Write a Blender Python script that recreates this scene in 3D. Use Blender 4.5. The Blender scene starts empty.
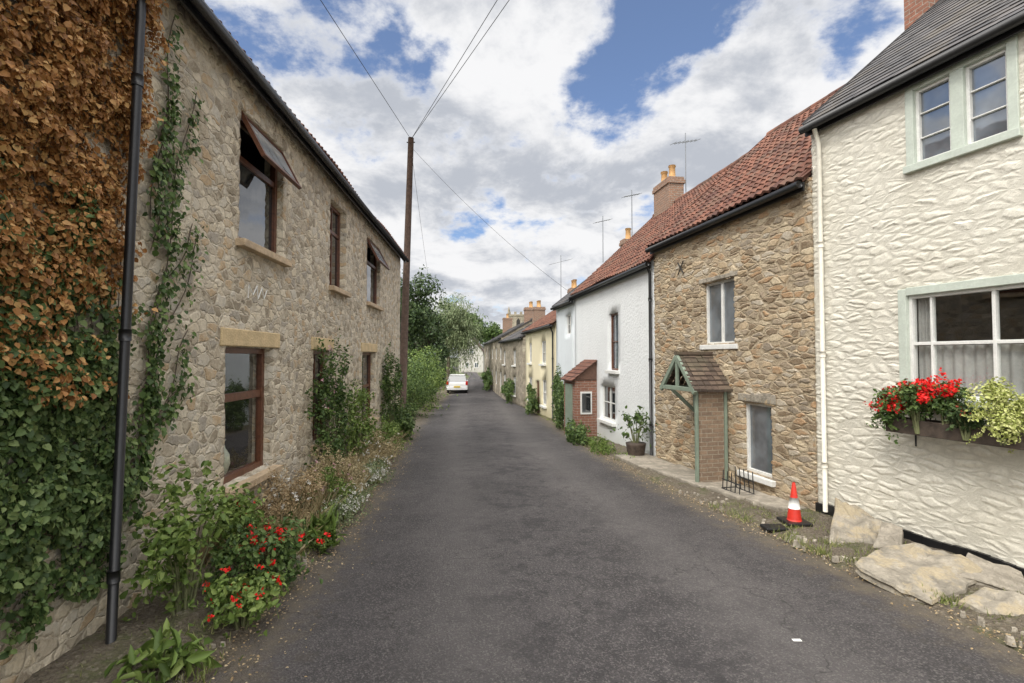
import bpy, math, random
import numpy as np
from mathutils import Vector, Matrix
from mathutils import noise as mn
random.seed(7); rng=np.random.default_rng(7)
S=bpy.context.scene; C=S.collection
EYE=2.0; P=math.radians(1.73)
def ray(px,py):
    u=(px-512)/512; v=(341.5-py)/512
    return Vector((u, math.cos(P)-v*math.sin(P), math.sin(P)+v*math.cos(P)))
def atY(px,py,Y):
    r=ray(px,py); k=Y/r.y; return Vector((r.x*k,Y,EYE+r.z*k))
PY=[-60,0,5,8,11,17,25,35,42,55,70,90,150,900]; PZ=[.1,0,-.03,-.12,-.22,-.45,-.7,-.92,-.98,-.8,-.4,0,.3,.5]
def zg(y): return float(np.interp(y,PY,PZ))
def atG(px,py):
    r=ray(px,py); Y=1.0
    while Y<200:
        k=Y/r.y
        if EYE+r.z*k<=zg(Y): break
        Y+=.02
    return Vector((r.x*Y/r.y,Y,zg(Y)))
# ---------------- nodes
def nd(nt,t,ins=None,**pr):
    n=nt.nodes.new(t)
    for k,v in pr.items(): setattr(n,k,v)
    for k,v in (ins or {}).items():
        if isinstance(v,bpy.types.NodeSocket): nt.links.new(v,n.inputs[k])
        else: n.inputs[k].default_value=v
    return n
def mixc(nt,f,a,b,bl='MIX'):
    n=nt.nodes.new('ShaderNodeMix'); n.data_type='RGBA'; n.blend_type=bl
    for i,v in ((0,f),(6,a),(7,b)):
        if isinstance(v,bpy.types.NodeSocket): nt.links.new(v,n.inputs[i])
        else: n.inputs[i].default_value=(v if i==0 else (*v,1) if len(v)==3 else v)
    return n.outputs[2]
def ramp(nt,f,st,interp='LINEAR'):
    n=nt.nodes.new('ShaderNodeValToRGB'); n.color_ramp.interpolation=interp
    e=n.color_ramp.elements
    while len(e)<len(st): e.new(.5)
    for i,(p,c) in enumerate(st): e[i].position=p; e[i].color=(*c,1)
    nt.links.new(f,n.inputs[0]); return n.outputs[0]
def mth(nt,op,a,b=None,c=None):
    n=nt.nodes.new('ShaderNodeMath'); n.operation=op
    for i,v in enumerate((a,b,c)):
        if v is None: continue
        if isinstance(v,bpy.types.NodeSocket): nt.links.new(v,n.inputs[i])
        else: n.inputs[i].default_value=v
    return n.outputs[0]
def mr(nt,v,a,b,c=0,d=1,t='SMOOTHSTEP'):
    n=nd(nt,'ShaderNodeMapRange',{0:v,1:a,2:b,3:c,4:d},interpolation_type=t); return n.outputs[0]
def noise(nt,vec,sc,det=4,ro=.55,dist=0):
    n=nd(nt,'ShaderNodeTexNoise',{'Scale':sc,'Detail':det,'Roughness':ro,'Distortion':dist})
    if vec is not None: nt.links.new(vec,n.inputs['Vector'])
    return n
def newmat(name,rough=.8):
    m=bpy.data.materials.new(name); m.use_nodes=True; nt=m.node_tree; b=nt.nodes['Principled BSDF']
    b.inputs['Roughness'].default_value=rough; return m,nt,b
def oc(nt): return nd(nt,'ShaderNodeTexCoord').outputs['Object']
def bump(nt,b,h,s=.4,d=.02):
    n=nd(nt,'ShaderNodeBump',{'Height':h,'Strength':s,'Distance':d}); nt.links.new(n.outputs[0],b.inputs['Normal'])
def plain(name,col,rough=.6,var=.25,sc=8,metal=0,bs=.15,col2=None):
    m,nt,b=newmat(name,rough); v=oc(nt); n=noise(nt,v,sc,4,.65); n2=noise(nt,v,sc*7,2)
    d=tuple(c*(1-var) for c in col); l=tuple(min(1,c*(1+var)) for c in col)
    c=mixc(nt,mr(nt,n.outputs[0],.3,.7),d,l)
    if col2: n3=noise(nt,v,sc*.6,4,.7); c=mixc(nt,mr(nt,n3.outputs[0],.48,.6),c,col2)
    c=mixc(nt,mr(nt,n2.outputs[0],.3,.7,0,.35),c,tuple(x*.75 for x in col))
    nt.links.new(c,b.inputs['Base Color']); b.inputs['Metallic'].default_value=metal
    if bs: bump(nt,b,mth(nt,'ADD',n2.outputs[0],n.outputs[0]),bs,.012)
    return m
def stone(name,cols,mortar,sx,sz,disp,t0=.02,t1=.12,rough=.92,stain=(.5,.48,.45),dist=.14,stainamt=.5,rn=1.0,round_=.3,fine=.35,spk=.3,smear=.0,big=0):
    m,nt,b=newmat(name,rough); b.inputs['Specular IOR Level'].default_value=.2
    v=oc(nt); n0=noise(nt,v,2.6,3); n00=noise(nt,v,13,2)
    a=nd(nt,'ShaderNodeVectorMath',{0:n0.outputs['Color'],1:(.5,.5,.5)},operation='SUBTRACT').outputs[0]
    a2=nd(nt,'ShaderNodeVectorMath',{0:n00.outputs['Color'],1:(.5,.5,.5)},operation='SUBTRACT').outputs[0]
    a=nd(nt,'ShaderNodeVectorMath',{0:a,'Scale':dist*1.3},operation='SCALE').outputs[0]
    a2=nd(nt,'ShaderNodeVectorMath',{0:a2,'Scale':dist*.45},operation='SCALE').outputs[0]
    a=nd(nt,'ShaderNodeVectorMath',{0:a,1:a2},operation='ADD').outputs[0]
    w=nd(nt,'ShaderNodeVectorMath',{0:v,1:a},operation='ADD').outputs[0]
    w=nd(nt,'ShaderNodeVectorMath',{0:w,1:(1/sx,1/sx,1/sz)},operation='MULTIPLY').outputs[0]
    v1=nd(nt,'ShaderNodeTexVoronoi',{'Vector':w,'Scale':1,'Randomness':rn})
    v2=nd(nt,'ShaderNodeTexVoronoi',{'Vector':w,'Scale':1,'Randomness':rn},feature='DISTANCE_TO_EDGE').outputs['Distance']
    sp=nd(nt,'ShaderNodeSeparateColor',{0:v1.outputs['Color']})
    c=ramp(nt,sp.outputs[0],[((i+.5)/len(cols),k) for i,k in enumerate(cols)],'CONSTANT' if len(cols)>3 else 'LINEAR')
    fn=noise(nt,v,26,5,.7).outputs[0]; fn2=noise(nt,v,.9,4,.6).outputs[0]; fn3=noise(nt,v,85,2,.6).outputs[0]
    c=mixc(nt,mr(nt,fn,.4,.75,0,.5),c,tuple(x*.6 for x in cols[0]))
    c=mixc(nt,mr(nt,fn3,.5,.75,0,spk),c,(.74,.71,.64))
    dd=mth(nt,'MULTIPLY_ADD',mth(nt,'SUBTRACT',fn,.5),.16,v2)
    mask=mr(nt,dd,t0,t1); mo=mixc(nt,fn,tuple(x*.7 for x in mortar),mortar)
    if smear: mask=mth(nt,'MULTIPLY',mask,mr(nt,noise(nt,v,6,4,.65).outputs[0],.47,.62,1,1-smear))
    c=mixc(nt,mask,mo,c)
    if big: c=mixc(nt,mth(nt,'MULTIPLY',mr(nt,v2,.05,.0,0,big),mr(nt,fn2,.35,.6)),c,tuple(x*.45 for x in cols[0]))
    c=mixc(nt,mr(nt,fn2,.42,.7,0,stainamt),c,mixc(nt,1.0,c,stain,'MULTIPLY'))
    nt.links.new(c,b.inputs['Base Color'])
    h=mth(nt,'MULTIPLY',mr(nt,dd,t0*.5,round_),mth(nt,'MULTIPLY_ADD',sp.outputs[1],.6,.4))
    h=mth(nt,'MULTIPLY_ADD',fn,fine,h); h=mth(nt,'MULTIPLY_ADD',fn3,.1,h)
    dn=nd(nt,'ShaderNodeDisplacement',{'Height':h,'Midlevel':.2,'Scale':disp})
    nt.links.new(dn.outputs[0],nt.nodes['Material Output'].inputs['Displacement'])
    m.displacement_method='BOTH'; return m
def brick(name,c1,c2,mo,w=.22,h=.075):
    m,nt,b=newmat(name,.9); v=oc(nt); s=nd(nt,'ShaderNodeSeparateXYZ',{0:v})
    u=mth(nt,'ADD',s.outputs[0],s.outputs[1]); cv=nd(nt,'ShaderNodeCombineXYZ',{0:u,1:s.outputs[2]}).outputs[0]
    nn=noise(nt,v,9,2); off=nd(nt,'ShaderNodeVectorMath',{0:nn.outputs['Color'],'Scale':.02},operation='SCALE').outputs[0]; cv=nd(nt,'ShaderNodeVectorMath',{0:cv,1:off},operation='ADD').outputs[0]
    t=nd(nt,'ShaderNodeTexBrick',{'Vector':cv,'Color1':(*c1,1),'Color2':(*c2,1),'Mortar':(*mo,1),'Scale':1,'Mortar Size':.008,'Mortar Smooth':.3,'Brick Width':w,'Row Height':h})
    n=noise(nt,v,14,4,.7); c=mixc(nt,mr(nt,n.outputs[0],.35,.75,0,.6),t.outputs[0],tuple(x*.5 for x in c1))
    nt.links.new(c,b.inputs['Base Color']); bump(nt,b,mth(nt,'SUBTRACT',n.outputs[0],t.outputs['Fac']),.8,.014); return m
def rndmat(name,st,rough=.8,sc=25,trans=0,bs=.2,moss=None):
    m,nt,b=newmat(name,rough); at=nd(nt,'ShaderNodeAttribute',attribute_name='rnd')
    c=ramp(nt,at.outputs['Fac'],st)
    if trans:
        nt.links.new(c,b.inputs['Base Color']); tr=nd(nt,'ShaderNodeBsdfTranslucent',{'Color':c}); mx=nd(nt,'ShaderNodeMixShader',{0:trans,1:b.outputs[0],2:tr.outputs[0]})
        nt.links.new(mx.outputs[0],nt.nodes['Material Output'].inputs[0]); b.inputs['Specular IOR Level'].default_value=.3
    else:
        v=oc(nt); n=noise(nt,v,sc,4,.7)
        c=mixc(nt,mr(nt,n.outputs[0],.35,.7,0,.5),c,mixc(nt,1.0,c,(.45,.45,.45),'MULTIPLY'))
        if moss:
            n2=noise(nt,v,1.7,5,.7); c=mixc(nt,mr(nt,n2.outputs[0],.5,.66,0,.7),c,moss)
        nt.links.new(c,b.inputs['Base Color']); bump(nt,b,n.outputs[0],bs,.01)
    return m
M={}
M['left']=stone('pale_rubble_stone',[(.30,.25,.18),(.64,.56,.43),(.48,.41,.31),(.70,.62,.48),(.50,.37,.23),(.58,.53,.44),(.38,.34,.28),(.66,.57,.42)],(.66,.58,.45),.15,.09,.015,.02,.10,dist=.12,stain=(.84,.81,.76),round_=.14,smear=.6,fine=.6,big=.5)
M['brown']=stone('ochre_rubble_stone',[(.22,.16,.10),(.52,.40,.26),(.35,.28,.20),(.58,.48,.33),(.42,.27,.15),(.50,.44,.35),(.30,.25,.19),(.46,.35,.22)],(.50,.41,.29),.22,.08,.025,.03,.13,dist=.085,stain=(.75,.72,.68),round_=.16,fine=.6,rn=.95,smear=.35)
M['cream']=stone('cream_painted_stone',[(.70,.67,.58),(.73,.70,.61),(.715,.685,.595)],(.68,.65,.56),.20,.075,.0125,.0,.2,rough=.7,stain=(.90,.885,.85),dist=.06,stainamt=.5,round_=.34,fine=.5,spk=.0)
M['dark']=stone('grey_brown_stone',[(.22,.19,.14),(.36,.31,.24),(.28,.24,.19),(.42,.38,.29)],(.35,.31,.24),.4,.2,.02,.02,.15)
def paint(name,c,dirt=.4):
    m,nt,b=newmat(name,.75); v=oc(nt); n=noise(nt,v,1.5,5,.7); n2=noise(nt,v,16,4,.6); s=nd(nt,'ShaderNodeSeparateXYZ',{0:v})
    k=mixc(nt,mr(nt,n.outputs[0],.4,.75,0,dirt),c,tuple(x*.82 for x in c))
    lo=mr(nt,mth(nt,'MULTIPLY_ADD',n.outputs[0],.9,s.outputs[2]),.7,-.1,0,.6)
    k=mixc(nt,lo,k,(c[0]*.55,c[1]*.55,c[2]*.45)); nt.links.new(k,b.inputs['Base Color']); bump(nt,b,n2.outputs[0],.6,.03); return m
M['white']=paint('white_render',(.74,.76,.76)); M['pale']=paint('pale_blue_render',(.66,.70,.72)); M['yellow']=paint('yellow_cream_render',(.68,.61,.42)); M['farwhite']=paint('far_white',(.55,.53,.48))
M['brick']=brick('red_brick',(.30,.13,.085),(.21,.105,.07),(.34,.29,.24)); M['chimbrick']=brick('weathered_chimney_brick',(.30,.17,.11),(.22,.14,.10),(.34,.30,.25)); M['brick2']=brick('worn_porch_brick',(.30,.21,.14),(.20,.14,.10),(.34,.29,.22),.2,.07)
M['pantile']=rndmat('terracotta_pantile',[(0,(.08,.035,.026)),(.4,(.15,.06,.038)),(.75,(.21,.088,.055)),(1,(.13,.075,.053))],.9,18,moss=(.11,.068,.048))
M['slate']=rndmat('grey_slate',[(0,(.05,.048,.05)),(.5,(.075,.07,.07)),(1,(.11,.10,.095))],.6,14,moss=(.10,.085,.065))
M['browntile']=rndmat('brown_clay_tile',[(0,(.06,.042,.032)),(.5,(.11,.075,.055)),(1,(.16,.115,.08))],.85,18,moss=(.10,.085,.055))
M['wood']=plain('brown_stained_wood',(.12,.045,.022),.4,.3,20); M['whitewood']=plain('white_paint_wood',(.72,.72,.69),.45,.08,9); M['sage']=plain('sage_green_paint',(.22,.27,.21),.5,.12,6)
M['palesage']=plain('pale_sage_paint',(.52,.57,.50),.5,.08,6)
M['black']=plain('black_plastic_pipe',(.010,.010,.011),.4,.3,6,bs=.05); M['lead']=plain('grey_metal',(.25,.26,.27),.4,.2,12,.8); M['iron']=plain('black_iron',(.02,.02,.02),.6,.3,12)
M['sill']=plain('sandstone_sill',(.50,.38,.25),.85,.25,7,bs=.7); M['lintel']=plain('yellow_sandstone_lintel',(.60,.46,.26),.85,.15,6,bs=.7)
M['slab']=plain('lichen_stone_slab',(.28,.25,.20),.9,.4,6,bs=1,col2=(.36,.30,.20)); M['paving']=plain('worn_paving_stone',(.32,.285,.23),.9,.3,6,bs=.9,col2=(.22,.195,.155)); M['creampipe']=plain('cream_pipe',(.68,.65,.56),.5,.08,5)
M['pole']=plain('weathered_pole_wood',(.10,.065,.048),.85,.35,9,bs=.6); M['bark']=plain('tree_bark',(.12,.095,.07),.9,.4,9,bs=.8); M['stem']=plain('plant_stem',(.13,.14,.06),.8,.3,12)
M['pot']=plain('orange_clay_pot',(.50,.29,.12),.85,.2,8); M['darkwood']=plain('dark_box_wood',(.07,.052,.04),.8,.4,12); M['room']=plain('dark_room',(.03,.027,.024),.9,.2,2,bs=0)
M['curtain']=plain('grey_net_curtain',(.42,.41,.40),.9,.12,5,bs=0); M['vase']=plain('glazed_vase',(.6,.62,.5),.3,.3,12); M['carpaint']=plain('white_car_paint',(.78,.78,.78),.25,.03,3,bs=0)
M['tyre']=plain('tyre_rubber',(.02,.02,.02),.8,.2,9); M['redlight']=plain('red_lens',(.5,.015,.01),.25,.1,9); M['plate']=plain('yellow_plate',(.7,.5,.04),.5,.05,9)
M['conered']=plain('cone_orange_red',(.62,.035,.02),.5,.12,9,bs=.05); M['conewhite']=plain('cone_white_sleeve',(.72,.72,.70),.4,.1,9,bs=.05)
def glass(name,base,curt=False):
    m,nt,b=newmat(name,.03)
    if curt:
        tr=nd(nt,'ShaderNodeBsdfTransparent',{'Color':(.85,.87,.86,1)}); gl=nd(nt,'ShaderNodeBsdfGlossy',{'Color':(1,1,1,1),'Roughness':.02})
        fr=nd(nt,'ShaderNodeFresnel',{'IOR':1.9}); ge=nd(nt,'ShaderNodeNewGeometry'); fa=mth(nt,'MULTIPLY',fr.outputs[0],mth(nt,'SUBTRACT',1.0,ge.outputs['Backfacing']))
        mx=nd(nt,'ShaderNodeMixShader',{0:fa,1:tr.outputs[0],2:gl.outputs[0]})
        nt.links.new(mx.outputs[0],nt.nodes['Material Output'].inputs[0])
    else:
        v=oc(nt); n=noise(nt,v,2.2,3); c=mixc(nt,mr(nt,n.outputs[0],.35,.65),tuple(x*.5 for x in base),base)
        nt.links.new(c,b.inputs['Base Color']); b.inputs['IOR'].default_value=2.3
        n2=noise(nt,v,3,2); bump(nt,b,n2.outputs[0],.06,.02)
    return m
M['glass']=glass('dark_window_glass',(.02,.024,.026)); M['glassc']=glass('clear_window_glass',(0,0,0),True); M['glassp']=glass('pale_window_glass',(.14,.165,.19)); M['glassw']=glass('fanlight_glass_painted_reflection',(.45,.47,.48))  # fanlight glass: reflected sky is painted in as a pale base colour
# ---------------- mesh builder
def link(o,parent=None):
    C.objects.link(o)
    if parent: o.parent=parent
    return o
class MB:
    def __init__(s): s.v=[]; s.f=[]; s.mi=[]; s.r=[]
    def add(s,vs,fs,mi=0,r=None,mx=None):
        b=len(s.v); s.v+=[tuple(mx@Vector(p)) if mx else tuple(p) for p in vs]
        for f in fs: s.f.append([b+i for i in f]); s.mi.append(mi); s.r.append(random.random() if r is None else r)
        return s
    def box(s,x0,x1,y0,y1,z0,z1,mi=0,mx=None):
        s.add([(x0,y0,z0),(x1,y0,z0),(x1,y1,z0),(x0,y1,z0),(x0,y0,z1),(x1,y0,z1),(x1,y1,z1),(x0,y1,z1)],[(0,3,2,1),(4,5,6,7),(0,1,5,4),(1,2,6,5),(2,3,7,6),(3,0,4,7)],mi,mx=mx); return s
    def quad(s,a,b,c,d,mi=0,r=None): s.add([a,b,c,d],[(0,1,2,3)],mi,r); return s
    def prism(s,poly,h0,h1,axis='y',mi=0,mx=None):
        n=len(poly); f=lambda p,h:{'y':(p[0],h,p[1]),'x':(h,p[0],p[1]),'z':(p[0],p[1],h)}[axis]
        vs=[f(p,h0) for p in poly]+[f(p,h1) for p in poly]
        s.add(vs,[tuple(range(n))[::-1],tuple(range(n,2*n))]+[(i,(i+1)%n,n+(i+1)%n,n+i) for i in range(n)],mi,mx=mx); return s
    def tube(s,pts,rs,n=8,mi=0,cap=True):
        pts=[Vector(p) for p in pts]; rs=rs if isinstance(rs,(list,tuple)) else [rs]*len(pts); vs=[]
        for i,p in enumerate(pts):
            d=(pts[min(i+1,len(pts)-1)]-pts[max(i-1,0)]).normalized(); a=Vector((0,0,1)) if abs(d.z)<.9 else Vector((1,0,0))
            u=d.cross(a).normalized(); w=d.cross(u)
            for k in range(n): t=2*math.pi*k/n; vs.append(p+(u*math.cos(t)+w*math.sin(t))*rs[i])
        fs=[(i*n+k,i*n+(k+1)%n,(i+1)*n+(k+1)%n,(i+1)*n+k) for i in range(len(pts)-1) for k in range(n)]
        if cap: fs+=[tuple(range(n)),tuple(range((len(pts)-1)*n,len(pts)*n))[::-1]]
        s.add(vs,fs,mi); return s
    def build(s,name,mats,parent=None,smooth=False,bevel=0,loc=None):
        me=bpy.data.meshes.new(name); me.from_pydata(s.v,[],s.f)
        for m in (mats if isinstance(mats,list) else [mats]): me.materials.append(m)
        me.polygons.foreach_set('material_index',s.mi)
        at=me.attributes.new('rnd','FLOAT','FACE'); at.data.foreach_set('value',s.r)
        if smooth: me.polygons.foreach_set('use_smooth',[True]*len(s.f))
        me.update(); o=link(bpy.data.objects.new(name,me),parent)
        if loc is not None: o.location=loc
        if bevel:
            b=o.modifiers.new('b','BEVEL'); b.width=bevel; b.segments=2; b.limit_method='ANGLE'
        return o
def tag(o,label,cat,group=None):
    o['label']=label; o['category']=cat
    if group: o['group']=group
    return o
def thing(name,label,cat,loc=(0,0,0),rz=0,group=None):
    o=link(bpy.data.objects.new(name,None)); o.location=loc; o.rotation_euler=(0,0,rz); o.empty_display_size=.1
    return tag(o,label,cat,group)
def struct(o): o['kind']='structure'; return o
def npmesh(name,V,F,r,mat,parent=None,smooth=False):
    me=bpy.data.meshes.new(name); n=len(F); k=F.shape[1]
    me.vertices.add(len(V)); me.vertices.foreach_set('co',V.astype(np.float32).ravel())
    me.loops.add(n*k); me.loops.foreach_set('vertex_index',F.astype(np.int32).ravel())
    me.polygons.add(n); me.polygons.foreach_set('loop_start',np.arange(0,n*k,k,dtype=np.int32)); 
    me.update(calc_edges=True); me.validate()
    if r is not None:
        at=me.attributes.new('rnd','FLOAT','FACE'); at.data.foreach_set('value',r.astype(np.float32))
    me.materials.append(mat)
    if smooth: me.polygons.foreach_set('use_smooth',[True]*n)
    return link(bpy.data.objects.new(name,me),parent)
def unit(a): return a/np.maximum(np.linalg.norm(a,axis=1,keepdims=True),1e-6)
def leafmesh(name,Pt,Nn,size,mat,parent=None,aspect=.6,fold=.12,six=True,tb=None,rnd=None,tbw=1.0):
    n=len(Pt); Nn=unit(Nn); T=rng.normal(size=(n,3))
    if tb is not None: T=T*1.0+np.array(tb)*tbw*2
    T=T-(T*Nn).sum(1,keepdims=True)*Nn; T=unit(T); W=np.cross(Nn,T)
    sz=(size*rng.uniform(.5,1.3,n))[:,None]; L=T*sz; Wd=W*sz*aspect*.5; U=Nn*sz*fold
    if rnd is None: rnd=rng.random(n)
    if six:
        V=np.stack([Pt,Pt+L*.28+Wd+U,Pt+L*.68+Wd*.75+U*.6,Pt+L-U,Pt+L*.68-Wd*.75+U*.6,Pt+L*.28-Wd+U],1).reshape(-1,3)
        b=np.arange(n)[:,None]*6; F=np.stack([b+np.array([0,1,2,3]),b+np.array([0,3,4,5])],1).reshape(-1,4); r=np.repeat(rnd,2)
    else:
        V=np.stack([Pt,Pt+L*.45+Wd+U,Pt+L,Pt+L*.45-Wd+U],1).reshape(-1,3); b=np.arange(n)[:,None]*4; F=b+np.array([0,1,2,3]); r=rnd
    return npmesh(name,V,F,r,mat,parent)
LM={}
def lm(n,a,b,c,t=.22): LM[n]=rndmat('leaf_'+n,[(0,a),(.5,b),(1,c)],.5,40,t)
lm('green',(.035,.065,.018),(.08,.135,.036),(.16,.225,.065)); lm('dark',(.025,.045,.018),(.05,.085,.028),(.09,.13,.045)); lm('bright',(.07,.115,.025),(.15,.225,.05),(.26,.33,.095))
lm('ivybrown',(.19,.08,.022),(.40,.19,.06),(.58,.36,.14)); lm('ivygreen',(.035,.065,.02),(.09,.145,.043),(.19,.245,.085)); lm('tan',(.22,.15,.07),(.40,.29,.16),(.56,.45,.28))
lm('red',(.50,.008,.008),(.74,.014,.012),(.85,.04,.03),.1); lm('yellowgreen',(.26,.31,.07),(.45,.49,.15),(.62,.62,.30)); lm('white',(.65,.63,.58),(.78,.76,.7),(.8,.79,.76)); lm('pink',(.55,.23,.28),(.68,.42,.46),(.72,.6,.6))
lm('willow',(.11,.15,.07),(.185,.23,.11),(.28,.32,.17)); lm('grass',(.10,.13,.03),(.18,.22,.06),(.37,.34,.17)); lm('red2',(.30,.05,.03),(.4,.1,.05),(.3,.2,.08)); lm('straw',(.22,.17,.08),(.38,.31,.17),(.52,.44,.27))
def blob_pts(n,rad,k=9,shell=.5,lob=.5,low=-.6,spr=.2):
    cs=rng.normal(size=(k,3)); cs=unit(cs)*rng.uniform(.3,.85,(k,1)); cs[:,2]=np.maximum(cs[:,2],low)
    w=rng.integers(0,k,n); d=unit(rng.normal(size=(n,3))); rr=rng.uniform(shell,1,(n,1))**.6*lob*rng.uniform(.5,1.2,(k,1))[w]
    p=cs[w]+d*rr; nn=d+np.array([0,0,.5])+rng.normal(size=(n,3))*.45
    if spr:
        m=int(n*spr); ks=k*3; sd_=unit(rng.normal(size=(ks,3))+np.array([0,0,.35])); ln=rng.uniform(.95,1.35,(ks,1)); wi=rng.integers(0,ks,m); t=rng.uniform(.45,1,(m,1))
        bend=np.concatenate([np.zeros((m,2)),-(t**3)*.18],1); p[:m]=sd_[wi]*ln[wi]*t+bend+rng.normal(size=(m,3))*.035
    return p*np.array(rad),nn,cs*np.array(rad)
def shrub(name,label,cat,c,rad,n,size,mat,flowers=None,group=None,k=9,aspect=.6,tb=None,six=True,ground=None,lob=.5,spr=.2):
    g=ground if ground is not None else zg(c[1])
    root=thing(name,label,cat,(c[0],c[1],g),0,group); h=c[2]-g
    p,nn,cs=blob_pts(n,rad,k,lob=lob,spr=spr); p=p+np.array([0,0,h])
    if ground is None: p[:,2]=np.maximum(p[:,2],.01+rng.random(len(p))*.05)
    leafmesh('foliage',p,nn,size,LM[mat],root,aspect,six=six,tb=tb)
    mb=MB()
    for q in cs: mb.tube([(q[0]*.15,q[1]*.15,-.05),(q[0]*.5,q[1]*.5,(q[2]+h)*.55),(q[0],q[1],q[2]+h)],[.012,.009,.004],5)
    mb.build('stem',M['stem'],root,True)
    if flowers:
        fn,fs,fm=flowers; p,nn,_=blob_pts(fn,[r*1.08 for r in rad],k,.9,lob=lob,spr=0); p[:,2]=np.abs(p[:,2])*.9+.02; p=p+np.array([0,0,h]); p[:,2]=np.maximum(p[:,2],.05)
        q=12; pp=np.repeat(p,q,0)+rng.normal(size=(fn*q,3))*fs*.3; leafmesh('blossom',pp,rng.normal(size=(fn*q,3))+np.array([0,-.6,.5]),fs*.6,LM[fm],root,.9,six=False,rnd=np.clip(rng.random(fn*q),0,1))
    return root
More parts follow.
